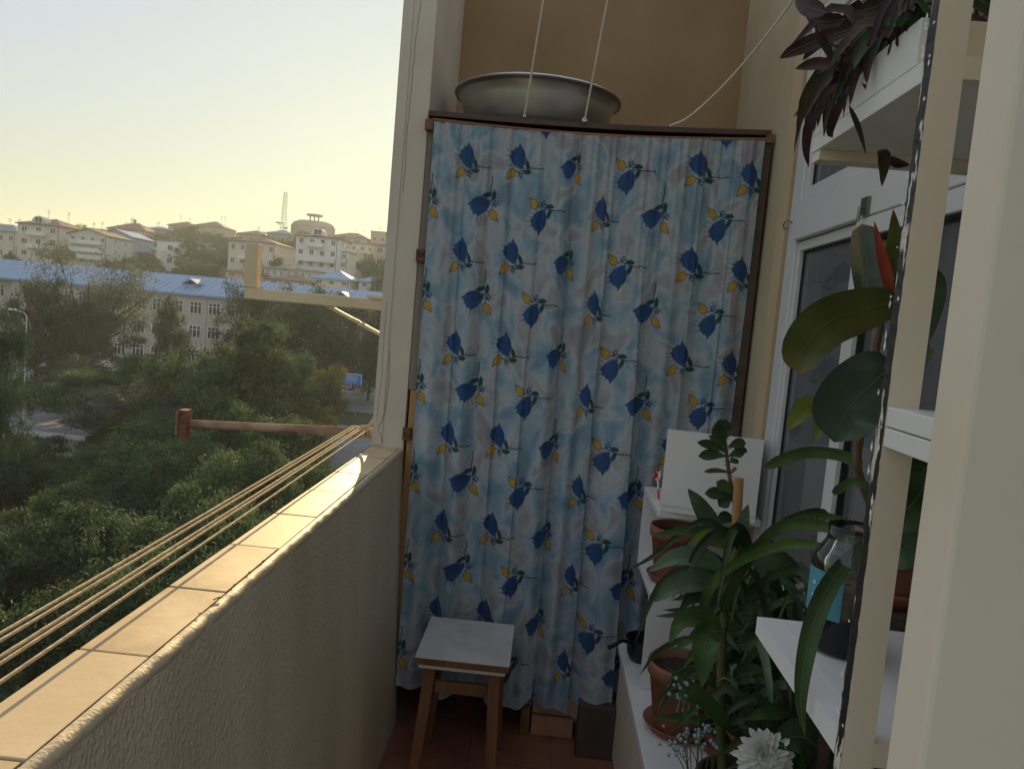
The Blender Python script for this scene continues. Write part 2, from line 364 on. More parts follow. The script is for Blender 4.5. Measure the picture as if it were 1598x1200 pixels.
for xr in (-88, -52, -30):
    dm = gable_front(xr-1, xr+1, sc_y+.6, sc_y+4, eave+1.5, .7, .15)
    dm.box(xr-.9, xr+.9, sc_y+.8, sc_y+4, eave+.6, eave+1.35)
    dm.build('roof_dormer', M['blueroof'], sb, loc=(cx, sc_y, -10))
for xr in (-96, -62, -40):
    MB().box(xr-.35, xr+.35, sc_y+4, sc_y+4.7, eave+1.2, eave+3).build('chimney', M['w_tan'], sb, loc=(cx, sc_y, -10))
k = 0; x = SX0+2
while x < SX1-2:
    bay = -77 < x < -44
    yy = sc_y-1.2 if bay else sc_y
    if not bay or True:
        for zc in (-.85, -4.2, -7.6):
            window(sb, x-cx, yy-sc_y, zc+10, 1.75, 1.75, 3)
    k += 1
    if k % 2 == 0:
        MB().box(x+1.22, x+1.50, yy-.16, yy-.015, -10.3, eave-.3).build('pilaster', M['school2'], sb, loc=(cx, sc_y, -10))
    x += 2.7
tag(B(SX0, 40, 103.2, 103.5, -10, -9.2).build('boundary_wall', M['w_white']), 'low white boundary wall along the far side of the road', 'wall')

# ------------------------------------------------------------------ HOUSES ON THE HILL
def house(label, x0, x1, ye, yb, yp, d, wall='cream', roof='maroon', depth=10, wins=(3, 2), kind='hip', balc=(), name='hillside_house', dorm=False, cat='house', extra=None):
    a = P(x0, (ye+yb)/2, d); b = P(x1, (ye+yb)/2, d)
    X0, X1 = a[0], b[0]; xm = (X0+X1)/2
    xc = (x0+x1)/2
    Zt = P(xc, ye, d)[2]; Zb = P(xc, yb, d)[2]; Zp = P(xc, yp, d)[2]
    base = (xm, d, Zb); h = empty(name, base, label, cat)
    Zf = min(Zb, float(ground_z(np.array(xm), np.array(d+0.)))) - 5
    MB().box(X0, X1, d, d+depth, Zf, Zt).build('wall', M['w_'+wall], h, loc=base)
    rh = max(Zp-Zt, .3)
    if kind == 'hip': r = hip(X0, X1, d, d+depth, Zt, rh, .5)
    elif kind == 'gable': 
        r = gable_front(X0, X1, d, d+depth, Zt+.02, rh, .4)
        MB().add([(X0,d+.05,Zt),(X1,d+.05,Zt),(xm,d+.05,Zt+rh),(X0,d+.6,Zt),(X1,d+.6,Zt),(xm,d+.6,Zt+rh)], [(0,1,2),(5,4,3),(0,3,4,1),(1,4,5,2),(2,5,3,0)]).build('gable_wall', M['w_'+wall], h, loc=base)
    else: r = MB().box(X0-.2, X1+.2, d-.2, d+depth+.2, Zt+.001, Zt+.3)
    r.build('roof', M['r_'+roof], h, loc=base)
    nx, nz = wins
    sw = (X1-X0)/max(nx, 1); sh = (Zt-Zb)/max(nz, 1)
    for i in range(nx):
        for j in range(nz):
            window(h, X0+sw*(i+.5)-xm, 0, sh*(j+.52), min(1.5, sw*.42), min(1.5, sh*.48), 2)
    for j in range(nz):
        for i in range(2):
            window(h, X1-xm, depth*(.3+.4*i), sh*(j+.52), min(1.3, sw*.4), min(1.3, sh*.46), 2, side=1)
    for (bx0, bx1, by) in balc:
        q0 = P(bx0, by, d); q1 = P(bx1, by, d)
        m = MB().box(q0[0], q1[0], d-1.3, d-.01, q0[2]-.15, q0[2])
        m.box(q0[0], q1[0], d-1.3, d-1.2, q0[2]+.001, q0[2]+.95)
        m.box(q0[0], q0[0]+.1, d-1.19, d-.01, q0[2]+.001, q0[2]+.95).box(q1[0]-.1, q1[0], d-1.19, d-.01, q0[2]+.001, q0[2]+.95)
        m.build('balcony', M['w_white'], h, loc=base)
    if dorm:
        w = (X1-X0)*.17; pts = [(xm+w*math.cos(t), Zt+.2+w*1.0*math.sin(t)) for t in np.linspace(0, PI, 9)]
        n = len(pts); pr = [(px, d-.25, pz) for px, pz in pts]+[(px, d+2.5, pz) for px, pz in pts]
        MB().add(pr, [tuple(range(n))[::-1], tuple(range(n, 2*n))]+[(i, i+1, n+i+1, n+i) for i in range(n-1)]+[(n-1, 0, n, 2*n-1)]).build('round_dormer', M['w_'+wall], h, loc=base)
        window(h, 0, -.25, Zt+.2+w*.45-Zb, w*1.1, w*.8, 2)
    hr = random.Random(int(x0*7+ye))
    for q in range(2):
        ax = X0+(X1-X0)*hr.uniform(.15, .85); ah = hr.uniform(1.2, 2.6)
        am = MB().tube([(ax, d+depth*.45, Zt+rh*.35), (ax, d+depth*.45, Zt+rh+ah)], .05, 4)
        for u in (.2, .5, .8): am.tube([(ax-.5, d+depth*.45, Zt+rh+ah-u), (ax+.5, d+depth*.45, Zt+rh+ah-u)], .03, 4)
        am.build('aerial', M['steel'], h, loc=base)
    MB().box(X1-.55, X1-.40, d-.14, d-.01, Zb, Zt-.3).build('downpipe', M['steel'], h, loc=base)
    if wins[1] > 1:
        dx = X0+(X1-X0)*hr.uniform(.3, .7)
        MB().lathe([(.01, 0), (.35, .05), (.45, .16), (.40, .16), (.01, .08)], (dx, d-.45, Zb+(Zt-Zb)*.6), 12).build('satellite_dish', M['frame'], h, loc=base)
    if extra == 'chimney':
        MB().box(xm-.5, xm+.3, d+depth*.4, d+depth*.4+.8, Zt+rh*.3, Zt+rh+1.2).build('chimney', M['w_tan'], h, loc=base)
    return h
house('cream house with grey-blue roof cut by the left edge of the view', -38, 25, 359, 405, 347, 203, 'cream', 'greyblue', wins=(4, 2))
house('large cream villa with maroon hip roof, round dormer and stacked centre balconies', 27, 93, 350, 405, 337, 200, 'cream', 'maroon', 14, (3, 3), balc=((45, 73, 366), (45, 73, 386)), dorm=True)
house('white gabled house with green trimmed wide balconies beside the maroon villa', 106, 167, 366, 413, 356, 195, 'green', 'brown', 12, (4, 3), 'gable', ((113, 160, 379), (113, 160, 391), (113, 160, 402)))
house('blue walled house with steep blue roof right of the green-balcony house', 152, 206, 368, 412, 357, 214, 'bluewall', 'blue', 12, (3, 2), 'gable')
house('pale house with maroon roof and a chimney above the blue house', 168, 226, 358, 378, 345, 262, 'cream', 'maroon', 12, (4, 1), extra='chimney')
house('low grey-blue roofed house on the skyline right of the chimney house', 222, 258, 357, 374, 351, 290, 'grey', 'greyblue', 12, (3, 1))
house('plain white box house with flat top and two small windows beside the dark hill pine', 244, 286, 377, 417, 376, 210, 'white', 'grey', 10, (1, 2), 'flat')
house('brownish hipped house on the skyline above the white box house', 262, 300, 352, 374, 343, 300, 'tan', 'brown', 12, (3, 1))
house('brownish hipped house on the skyline left of the mast hill, topmost of the left group', 303, 348, 353, 378, 343, 304, 'tan', 'brown', 12, (3, 1))
house('small grey terrace house half hidden below the skyline trees', 296, 330, 380, 396, 376, 250, 'grey', 'grey', 9, (3, 1), 'flat')
house('cream two storey house with maroon hip roof directly behind the upright of the L bracket', 356, 430, 377, 419, 367, 200, 'cream', 'maroon', 15, (5, 2), balc=((374, 400, 404),))
house('small hipped brown house on the skyline behind the maroon roofed house', 368, 414, 366, 380, 357, 282, 'tan', 'maroon', 12, (3, 1))
house('grey roofed house on the slope just below the antenna mast', 418, 450, 364, 384, 356, 284, 'grey', 'greyblue', 12, (2, 1))
house('white three storey villa with maroon roof, round dormer and long balcony below the concrete block', 461, 528, 369, 421, 361, 196, 'white', 'maroon', 12, (4, 3), balc=((480, 506, 384), (466, 522, 406)), dorm=True)
house('hipped pinkish house on the skyline right of the concrete block', 516, 574, 370, 392, 361, 290, 'tan', 'brown', 12, (4, 1))
house('tan house with flat top on the skyline next to the column', 578, 616, 363, 386, 362, 292, 'tan', 'red', 12, (3, 1), 'flat')
house('tan house with bright red hip roof beside the column', 583, 640, 383, 420, 374, 206, 'tan', 'red', 12, (3, 2))
house('narrow white annexe beside the white villa with the long balcony', 529, 543, 394, 420, 392, 199, 'white', 'grey', 8, (1, 2), 'flat')
house('dark open-fronted grey shed between the white annexe and the red roof', 546, 580, 397, 424, 395, 214, 'grey', 'grey', 9, (2, 1), 'flat')
house('pale flat roofed house behind the dark open shed', 546, 584, 382, 395, 381, 236, 'cream', 'grey', 9, (3, 1), 'flat')
house('long low cream garage row at the foot of the hill', 412, 500, 420, 437, 416, 176, 'cream', 'grey', 8, (8, 1), 'hip')
house('low brown hip roofed house just behind the long blue roof', 416, 482, 437, 448, 427, 150, 'cream', 'brown', 10, (3, 1))
house('low cream house with pale blue hip roof behind the bracket arm', 488, 547, 435, 448, 420, 152, 'cream', 'blue', 10, (3, 1))
house('low house with pale blue hip roof nearest the column foot of the hill', 560, 612, 440, 452, 426, 154, 'white', 'blue', 10, (3, 1))
house('low maroon roofed house peeping over the blue roof hip', 352, 392, 424, 436, 416, 165, 'tan', 'maroon', 10, (2, 1))
house('small stone cottage half hidden by trees right of the blue walled house', 210, 242, 389, 410, 384, 225, 'tan', 'grey', 9, (2, 1))
# houses outside the frame on the left, where the hill goes on
for i, (x0, ye, d, wl_, rf) in enumerate([(-120, 356, 205, 'white', 'maroon'), (-210, 350, 215, 'cream', 'blue'), (-310, 344, 205, 'tan', 'brown'), (-85, 346, 270, 'tan', 'grey')]):
    house(['white', 'cream', 'tan', 'small tan'][i]+' hillside house beyond the left edge of the view', x0, x0+62, ye, ye+44, ye-12, d, wl_, rf, 12, (4, 2))

# big rounded concrete block with disc, and the mast
d = 320; a = P(443, 345, d); b = P(517, 345, d); zt = P(478, 342, d)[2]; zb = P(478, 368, d)[2]-6
base = ((a[0]+b[0])/2, d+8, zb); t = empty('water_tower', base, 'rounded bare concrete block with a flat disc on top on the highest skyline', 'building')
prof = [(9.0, 0), (9.2, zt-zb-2.2), (8.2, zt-zb-.8), (6.2, zt-zb), (0.01, zt-zb+.2)]
MB().lathe(prof, base, 28, 1.02, .8).build('body', M['concrete'], t, loc=base)
MB().lathe([(0.01, 0), (3.4, 0), (3.4, .6), (.01, .7)], (base[0]+.3, base[1], zt+2.3), 24).build('disc_cap', M['concrete'], t, loc=base)
for xx in (-1.8, 0, 1.8): MB().tube([(base[0]+.3+xx, base[1], zt-.2), (base[0]+.3+xx, base[1], zt+2.4)], .3).build('cap_pillar', M['concrete'], t, loc=base)
mx_ = P(444, 330, 318); zb = P(440, 372, 318)[2]; zt = P(446, 300, 318)[2]; base = (mx_[0], 318, zb)
t = empty('antenna_mast', base, 'tall thin lattice antenna mast beside the rounded concrete block', 'mast')
for sx, sy in ((-1, -1), (1, -1), (1, 1), (-1, 1)):
    MB().tube([(base[0]+1.0*sx, 318+1.0*sy, zb), (base[0]+.5*sx, 318+.5*sy, zt)], .09, 5).build('upright', M['steel'], t, loc=base)
br = MB(); n = 9
for i in range(n):
    z0 = zb+(zt-zb)*i/n; z1 = zb+(zt-zb)*(i+1)/n; w0 = 1.0-.5*i/n; w1 = 1.0-.5*(i+1)/n
    for q, (s1, s2) in enumerate(((-1, 1), (1, -1))): br.tube([(base[0]+w0*s1, 318-w0, z0), (base[0]+w1*s2, 318-w1, z1)], .05, 4)
    br.tube([(base[0]-w0, 318-w0, z0), (base[0]+w0, 318-w0, z0)], .05, 4)
tag(br.build('lattice_bracing', M['steel'], t, loc=base), kind='stuff')
for dx, z in ((-2.2, zt-13), (1.0, zt-15), (-1.8, zt-22)):
    MB().lathe([(.01, 0), (1.0, .1), (1.0, .5), (.01, .6)], (base[0]+dx, 317.5, z), 14).build('dish', M['steel'], t, loc=base)
    MB().tube([(base[0], 318, z+.3), (base[0]+dx, 317.5, z+.3)], .15, 5).build('dish_arm', M['steel'], t, loc=base)

# ------------------------------------------------------------------ TREES
def orient(n, rg):
    a = rg.normal(size=(n, 3)); a /= np.linalg.norm(a, axis=1)[:, None]
    b = rg.normal(size=(n, 3)); b -= (a*b).sum(1)[:, None]*a; b /= np.linalg.norm(b, axis=1)[:, None]
    return a, b
def tree_proto(kind, seed, nclump, per, lsize, crown_lo, trunk_h, flat=.5):
    """unit tree, 1 high, crown radius .5; returns trunk mesh and crown mesh"""
    rg = np.random.default_rng(seed); wood = MB()
    wood.tube([(0,0,-.05), (.01,.0,trunk_h*.5), (-.01,.01,trunk_h), (0,0,.8)], [.028,.022,.018,.004], 7)
    C = []
    nl_ = 13 if kind != 'pine' else 17
    LB = []
    for q in range(nl_):
        dv = rg.normal(size=3); dv /= np.linalg.norm(dv)
        rr = rg.uniform(.35, .74); p = dv*rr
        if kind == 'pine':
            zz = -0.9+1.8*(q+.5)/nl_; w_ = .62*(1-((zz+.25)/1.3)**2); an = q*2.4; p = np.array([math.cos(an)*w_*rg.uniform(.35, .9), math.sin(an)*w_*rg.uniform(.35, .9), zz])
        LB.append((p, rg.uniform(.20, .40) if kind != 'pine' else rg.uniform(.20, .32)))
    LB.append((np.zeros(3), .42))
    while len(C) < nclump:
        p, R_ = LB[int(rg.uniform(0, len(LB)))]
        dv = rg.normal(size=3); dv /= np.linalg.norm(dv); dv[2] *= .75
        q = p+dv*R_*rg.uniform(.45, 1.08)
        z = crown_lo+(1-crown_lo)*(q[2]*.5+.5)
        C.append((q[0]*.5, q[1]*.5, max(z, .02)))
    C = np.array(C)
    C[:, :2] *= .5/np.percentile(np.abs(C[:, :2]), 97)
    C[:, 2] = crown_lo+(C[:, 2]-C[:, 2].min())/(np.percentile(C[:, 2], 99)-C[:, 2].min())*(1-crown_lo)
    for c in C[::4]:
        h = trunk_h*rg.uniform(.6, 1.0) if c[2] < .75 else trunk_h*1.2
        h = min(h, c[2]-.02)
        mid = (c*.5+np.array([0, 0, h])*.5)+rg.normal(size=3)*.02+np.array([0, 0, -.02])
        wood.tube([(0, 0, max(h, .02)), mid, c], [.010, .006, .002], 4, False)
    n = len(C)*per
    cc = np.repeat(C, per, 0); sp = .034 if kind != 'sparse' else .060
    pos = cc+rg.normal(size=(n, 3))*sp*np.array([1, 1, flat+.25])
    a, b = orient(n, rg)
    if kind == 'pine': a[:, 2] = np.abs(a[:, 2])*.8+.1
    else: a[:, 2] -= .25
    L = lsize*rg.uniform(.6, 1.4, n)[:, None]; W = L*(.20 if kind == 'pine' else .34)
    v = np.stack([pos-a*L*.5, pos+b*W*.5, pos+a*L*.5, pos-b*W*.5], 1).reshape(-1, 3)
    f = np.arange(n*4).reshape(-1, 4)
    me = bpy.data.meshes.new('crown'); me.vertices.add(n*4); me.vertices.foreach_set('co', v.ravel())
    me.loops.add(n*4); me.loops.foreach_set('vertex_index', f.ravel().astype(np.int32))
    me.polygons.add(n); me.polygons.foreach_set('loop_start', np.arange(0, n*4, 4, dtype=np.int32)); me.polygons.foreach_set('loop_total', np.full(n, 4, dtype=np.int32))
    me.update(calc_edges=True)
    tone = np.repeat(rg.uniform(.55, 1.45, len(C)), per)*rg.uniform(.8, 1.25, n)
    warm = np.repeat(rg.uniform(.92, 1.12, len(C)), per)
    colr = np.stack([tone*warm, tone, tone*.92, np.ones(n)], 1); colr = np.repeat(colr, 4, 0)
    ca = me.color_attributes.new('tone', 'FLOAT_COLOR', 'POINT'); ca.data.foreach_set('color', colr.astype(np.float32).ravel())
    tm = bpy.data.meshes.new('trunk'); tm.from_pydata(wood.v, [], wood.f); tm.materials.append(M['bark'])
    return tm, me
PROTO = {
 'pine': [tree_proto('pine', 1, 300, 95, .036, .12, .35), tree_proto('pine', 2, 300, 95, .036, .18, .35)],
 'acacia': [tree_proto('acacia', 3, 330, 85, .032, .18, .3), tree_proto('acacia', 4, 330, 85, .032, .2, .3), tree_proto('acacia', 14, 330, 85, .032, .15, .3)],
 'sparse': [tree_proto('sparse', 5, 130, 110, .026, .3, .35)],
 'bush': [tree_proto('bush', 6, 360, 90, .027, .0, .1), tree_proto('bush', 8, 360, 90, .027, .02, .1), tree_proto('bush', 18, 360, 90, .027, .0, .1)],
}
_cr = {}
def tree(label, x, ytop, d, wpx, kind, m, i=0, gz=None, name='tree', group=None, wide=None):
    q = P(x, ytop, d); g = float(ground_z(np.array(q[0]), np.array(float(d)))) if gz is None else gz
    h = max(q[2]-g, 1.2); w = wpx/FPX*d*1.15
    base = (q[0], d, g-.05)
    t = empty(name, base, label, 'tree' if name != 'shrub' else 'shrub', group)
    tm, cm = PROTO[kind][i % len(PROTO[kind])]
    key = (cm.name, m)
    if key not in _cr:
        c2 = cm.copy(); c2.materials.clear(); c2.materials.append(M['t_'+m]); _cr[key] = c2
    rz = (x*1.7+d) % 6.28
    for nm, me in (('trunk', tm), ('crown', _cr[key])):
        o = bpy.data.objects.new(nm, me); COL.objects.link(o); o.parent = t
        o.scale = (w, w*.95, h); o.rotation_euler = (0, 0, rz)
    return t
TREES = [
 ('tall dark conifer filling the left edge of the view', -8, 500, 31, 115, 'pine', 'pine', 0),
 ('dark pine standing in front of the left end of the blue roof', 60, 436, 75, 105, 'pine', 'pine', 1),
 ('thin grey-green tree rising above the blue roof behind the dark pine', 140, 400, 80, 150, 'sparse', 'dusty', 0),
 ('dark round pine under the thin grey-green tree', 135, 480, 76, 120, 'pine', 'pine', 0),
 ('small dark cypress-like tree beside the lamp at the road bend', 112, 560, 62, 70, 'pine', 'pine', 1),
 ('tall pale green tree whose tip stands in front of the school windows', 268, 476, 60, 62, 'acacia', 'dusty', 0),
 ('mid green broad tree left of the pale green tip', 185, 560, 54, 160, 'acacia', 'acacia', 1),
 ('wide olive tree in the middle of the view below the school windows', 325, 565, 50, 165, 'acacia', 'acacia', 0),
 ('rounded olive tree with a tall top left of the yellowish tree', 392, 508, 52, 175, 'acacia', 'acacia', 1),
 ('dark green tree touching the upright of the L bracket from below', 398, 448, 86, 110, 'pine', 'pine', 0),
 ('dark green tree under the middle of the bracket arm', 462, 452, 88, 125, 'pine', 'pine', 1),
 ('dark green tree under the diagonal brace', 528, 466, 86, 110, 'pine', 'pine', 0),
 ('dark green tree partly behind the column', 585, 470, 92, 80, 'pine', 'pine', 1),
 ('yellowish green small tree above the rusty pipe', 494, 574, 60, 74, 'acacia', 'gold', 0),
 ('low yellowish bush by the blue billboard', 480, 640, 52, 100, 'bush', 'gold', 1),
 ('dark bushy tree over the grey roofed shed on its right', 235, 640, 44, 150, 'acacia', 'bush', 0),
 ('wide dark bushy tree just left of the rusty end plate', 330, 625, 38, 190, 'acacia', 'bush', 1),
 ('dark bushy tree directly below the rusty pipe', 430, 650, 40, 150, 'acacia', 'bush', 0),
 ('bushy tree below the shed at the left', 70, 725, 33, 190, 'bush', 'bush', 0),
 ('bushy tree with a reddish tinge in the middle of the lower slope', 265, 710, 30, 210, 'bush', 'bush', 1),
 ('bushy tree nearest the clotheslines below the pipe', 390, 705, 27, 210, 'bush', 'acacia', 0),
 ('bushy tree close to the far end of the parapet', 500, 735, 30, 130, 'bush', 'bush', 1),
 ('wide green shrubby tree at the lower left edge', 0, 830, 22, 260, 'bush', 'acacia', 1),
 ('wide green shrubby tree in the lower left centre', 165, 805, 22, 300, 'bush', 'bush', 0),
 ('dark shrubby tree behind the middle of the clotheslines', 320, 800, 21, 260, 'bush', 'bush', 1),
 ('dark shrubby tree nearest below the parapet at the left', 60, 930, 16, 330, 'bush', 'bush', 0),
 ('dark shrubby tree nearest below the parapet at its middle', 250, 900, 16.5, 300, 'bush', 'bush', 1),
 ('round dark tree at the road bend in front of the far left pine', 25, 590, 66, 110, 'acacia', 'acacia', 2),
 ('olive tree leaning over the top edge of the car park', 215, 600, 47, 150, 'acacia', 'dusty', 2),
 ('green bush covering the near corner of the shed', 165, 700, 37, 170, 'bush', 'acacia', 2),
 ('tall dark bushes right against the far left conifer', 10, 690, 36, 150, 'acacia', 'pine', 0),
 ('leafy bush in front of the parked white cars at lower left', 105, 770, 26, 200, 'bush', 'bush', 2),
 ('leafy bush spreading under the rusty end plate', 300, 690, 33, 190, 'bush', 'acacia', 2),
 ('low dark tree behind the yellowish tree', 440, 590, 57, 140, 'acacia', 'bush', 2),
]
for r in TREES: tree(*r)
G2 = 'trees scattered over the far hillside'
HT = [(18,398,190,30,'acacia'),(98,385,188,26,'acacia'),(228,395,205,40,'pine'),(218,370,240,40,'acacia'),(255,366,262,46,'pine'),(292,352,292,36,'acacia'),(270,380,245,50,'acacia'),
      (300,378,204,46,'pine'),(322,392,205,40,'pine'),(335,365,262,60,'acacia'),(350,372,240,40,'pine'),(345,398,220,40,'acacia'),(452,372,240,34,'acacia'),(440,385,215,30,'pine'),(575,400,190,26,'acacia'),
      (596,408,150,36,'pine'),(560,378,255,36,'acacia'),(536,372,275,26,'pine'),(405,362,300,26,'acacia'),(152,360,250,26,'acacia'),(128,352,300,30,'acacia'),(60,352,300,40,'acacia'),(480,362,300,30,'acacia'),(504,366,300,26,'pine'),(430,405,182,40,'acacia'),
      (190,403,190,50,'acacia'),(236,408,180,44,'pine'),(312,408,185,60,'acacia')]
HL = ['between the two leftmost houses', 'in the gap between the maroon villa and the gabled house', 'right of the stone cottage', 'above the stone cottage', 'dark, behind the white box house', 'on the skyline between the two brown houses', 'above the white box house',
      'dark, touching the right side of the white box house', 'dark, second from the white box house', 'below the topmost brown house', 'dark, left of the skyline gap', 'left of the house behind the bracket', 'left of the tall white villa roof', 'dark, between the bracket and the white villa', 'beside the dark open shed',
      'nearest the column at roof height', 'behind the flat pale house', 'dark, under the pinkish skyline house', 'small, on the skyline left of the mast', 'small, behind the gabled house', 'on the skyline above the gabled house', 'behind the maroon villa', 'in front of the concrete block', 'dark, at the right foot of the concrete block', 'behind the garage row',
      'in front of the blue walled house', 'dark, left of the white box house foot', 'in front of the white box house foot']
for (x, y, d, w, kd), l in zip(HT, HL): tree('hillside tree '+l, x, y, d, w, kd, 'pine' if kd == 'pine' else 'acacia', int(x), group=G2, name='hillside_tree')
# off-frame trees to the left so the park goes on
for j, (x, y, d, w) in enumerate([(-150, 560, 40, 160), (-260, 520, 60, 150), (-180, 700, 28, 240), (-380, 600, 45, 200)]):
    tree(['park tree beyond the left edge, level with the pipe', 'farther park tree beyond the left edge, near the road', 'closest low park tree beyond the left edge', 'park tree farthest out beyond the left edge'][j], x, y, d, w, 'acacia', 'acacia', j, group='park trees outside the left of the view')

# ------------------------------------------------------------------ SMALL THINGS OUTDOORS
d = 47.; p0 = P(28, 668, d); p1 = P(135, 668, d); zr = p0[2]
base = ((p0[0]+p1[0])/2, d, -10); sh = empty('flat_roofed_shed', base, 'low shed with dark felt roof and white parapet strip among the trees at left', 'shed')
B(p0[0], p1[0], d, d+5, -10, zr-.3).build('wall', M['w_grey'], sh, loc=base)
B(p0[0]-.2, p1[0]+.2, d-.4, d+5.2, zr-.3, zr-.05).build('roof', M['shedroof'], sh, loc=base)
B(p0[0]-.2, p1[0]+.2, d+5.21, d+5.5, zr-.6, zr+.35).build('parapet', M['w_white'], sh, loc=base)
B(p0[0]-.25, p1[0]+.25, d-.5, d-.41, zr-.34, zr-.02).build('fascia', M['w_white'], sh, loc=base)
B(p0[0]+2.6, p1[0]-.5, d-.06, d-.01, zr-1.5, zr-.5).build('pale_panel', M['w_cream'], sh, loc=base)
q = P(118, 660, d+3); wt = empty('roof_water_tank', (q[0], d+3, zr-.05), 'round white tank standing on the dark shed roof', 'water tank')
MB().lathe([(.42, 0), (.48, .2), (.48, .65), (.3, .85), (.01, .9)], (q[0], d+3, zr-.05), 20).build('tank_body', M['frame'], wt, True, loc=(q[0], d+3, zr-.05))
MB().lathe([(.12, 0), (.12, .1), (.01, .12)], (q[0], d+3, zr+.80), 12).build('lid', M['w_grey'], wt, loc=(q[0], d+3, zr-.05))
# billboard
d = 78.; a = P(533, 583, d); b = P(562, 602, d); base = ((a[0]+b[0])/2, d, -10)
t = empty('billboard', base, 'bright blue billboard in front of the school beside the column', 'billboard')
B(a[0], b[0], d, d+.2, b[2]+.1, a[2]).build('panel', M['billboard'], t, loc=base)
B(a[0]-.06, b[0]+.06, d+.21, d+.3, b[2]+.04, a[2]+.06).build('frame', M['frame'], t, loc=base)
for xx in (a[0]+.4, b[0]-.4): MB().tube([(xx, d+.4, -10), (xx, d+.4, a[2]-.2)], .07, 6).build('post', M['steel'], t, loc=base)
B(b[0]-1.5, b[0]-.3, d-.02, d-.001, b[2]+.45, b[2]+.9).build('pale_print', M['w_bluewall'], t, loc=base)
# street lamps
def lamp(x, y, d, label, arm):
    q = P(x, y, d); base = (q[0], d, -10); t = empty('street_lamp', base, label, 'street lamp', 'street lamps by the road')
    MB().tube([(q[0], d, -10), (q[0], d, q[2]-.3), (q[0]+arm*.25, d, q[2]), (q[0]+arm, d, q[2]+.15)], [.05, .035, .025, .022], 8).build('pole', M['frame'], t, loc=base)
    MB().lathe([(.01, .12), (.2, .08), (.26, -.02), (.01, -.06)], (q[0]+arm+.15*np.sign(arm), d, q[2]+.12), 12, 1.7, .8).build('lamp_head', M['frame'], t, loc=base)
lamp(42, 488, 60, 'white street lamp whose arm reaches over the trees at far left', -1.1)
lamp(46, 577, 84, 'white street lamp at the bend of the road', 1.2)
# cars
def car(x, y, m, label, rz=0, mat_=None):
    q = PZ(x, y, -9.2); c = (q[0], q[1], -9.95); t = empty('parked_car', c, label, 'car', 'cars parked below the balcony')
    t.rotation_euler = (0, 0, rz)
    def sec(z, xs, w): return [(-xs[0], -w, z), (xs[1], -w, z), (xs[1], w, z), (-xs[0], w, z)]
    bd = MB().hexa(sec(.28, (2.1, 2.1), .82), sec(.60, (2.15, 2.15), .88)).hexa(sec(.601, (2.15, 2.15), .88), sec(.92, (2.0, 2.05), .82))
    o = bd.build('body', M[m], t, bevel=.05); o.location = (0, 0, 0)
    o = MB().hexa(sec(.925, (1.5, 1.0), .78), sec(1.36, (1.05, .45), .62)).build('cabin_glass', M['pane'], t); o.location = (0, 0, 0)
    o = MB().hexa(sec(1.362, (1.08, .48), .64), sec(1.42, (.95, .35), .56)).build('roof', M[m], t); o.location = (0, 0, 0)
    for sx in (-1.3, 1.3):
        for sy in (-1, 1):
            w = MB().tube([(sx, sy*.70, .32), (sx, sy*.90, .32)], .32, 14).build('wheel', M['tyre'], t); w.location = (0, 0, 0)
            w2 = MB().tube([(0, sy*.901, .32), (0, sy*.915, .32)], .18, 10).build('rim', M['frame'], w); w2.location = (sx, 0, 0)
    for sy in (-.6, .6):
        w = MB().box(2.1, 2.17, sy-.15, sy+.15, .62, .78).build('headlight', M['frame'], t); w.location = (0, 0, 0)
car(85, 748, 'carwhite', 'white car glimpsed through branches at the far left', .5)
car(162, 806, 'carwhite', 'white car with pale blue glint between the bushes in the lower left', .2)
car(225, 700, 'carwhite', 'white van-like car behind the bushes near the rusty end plate', 1.2)
car(455, 700, 'carwhite', 'white parked car seen under the rusty pipe', .1)

# ================================================================== THE BALCONY
# floor
tag(B(-.62, .80, -1.6, 3.62, -.22, -.008).build('balcony_floor', M['grout']), kind='structure')
fl = bpy.data.objects['balcony_floor']
ti = None; y = 3.5
for i in range(7):
    for j in range(5):
        x0 = -.455+j*.3; x1 = min(x0+.296, .73); y1 = 3.545-i*.3; y0 = y1-.296
        if x1-x0 < .05: continue
        B(x0, x1, y0, y1, -.008, 0).build('tile', M['floor'], fl)
# parapet
pp = empty('parapet_wall', (-.57, 1, 0), 'waist high cream textured balcony wall topped with glazed tiles, running from the lower left corner', 'wall')
NY = 2
def strip(x_b, x_t, z0, z1, y0, y1): return [(x_b[0],y0,z0),(x_b[1],y0,z0),(x_b[1],y1,z0),(x_b[0],y1,z0)], [(x_t[0],y0,z1),(x_t[1],y0,z1),(x_t[1],y1,z1),(x_t[0],y1,z1)]
b_, t_ = strip((-.615, -.462), (-.615, -.513), -.008, 1.056, -1.6, 2.869)
MB().hexa(b_, t_).build('wall_body', M['plaster'], pp)
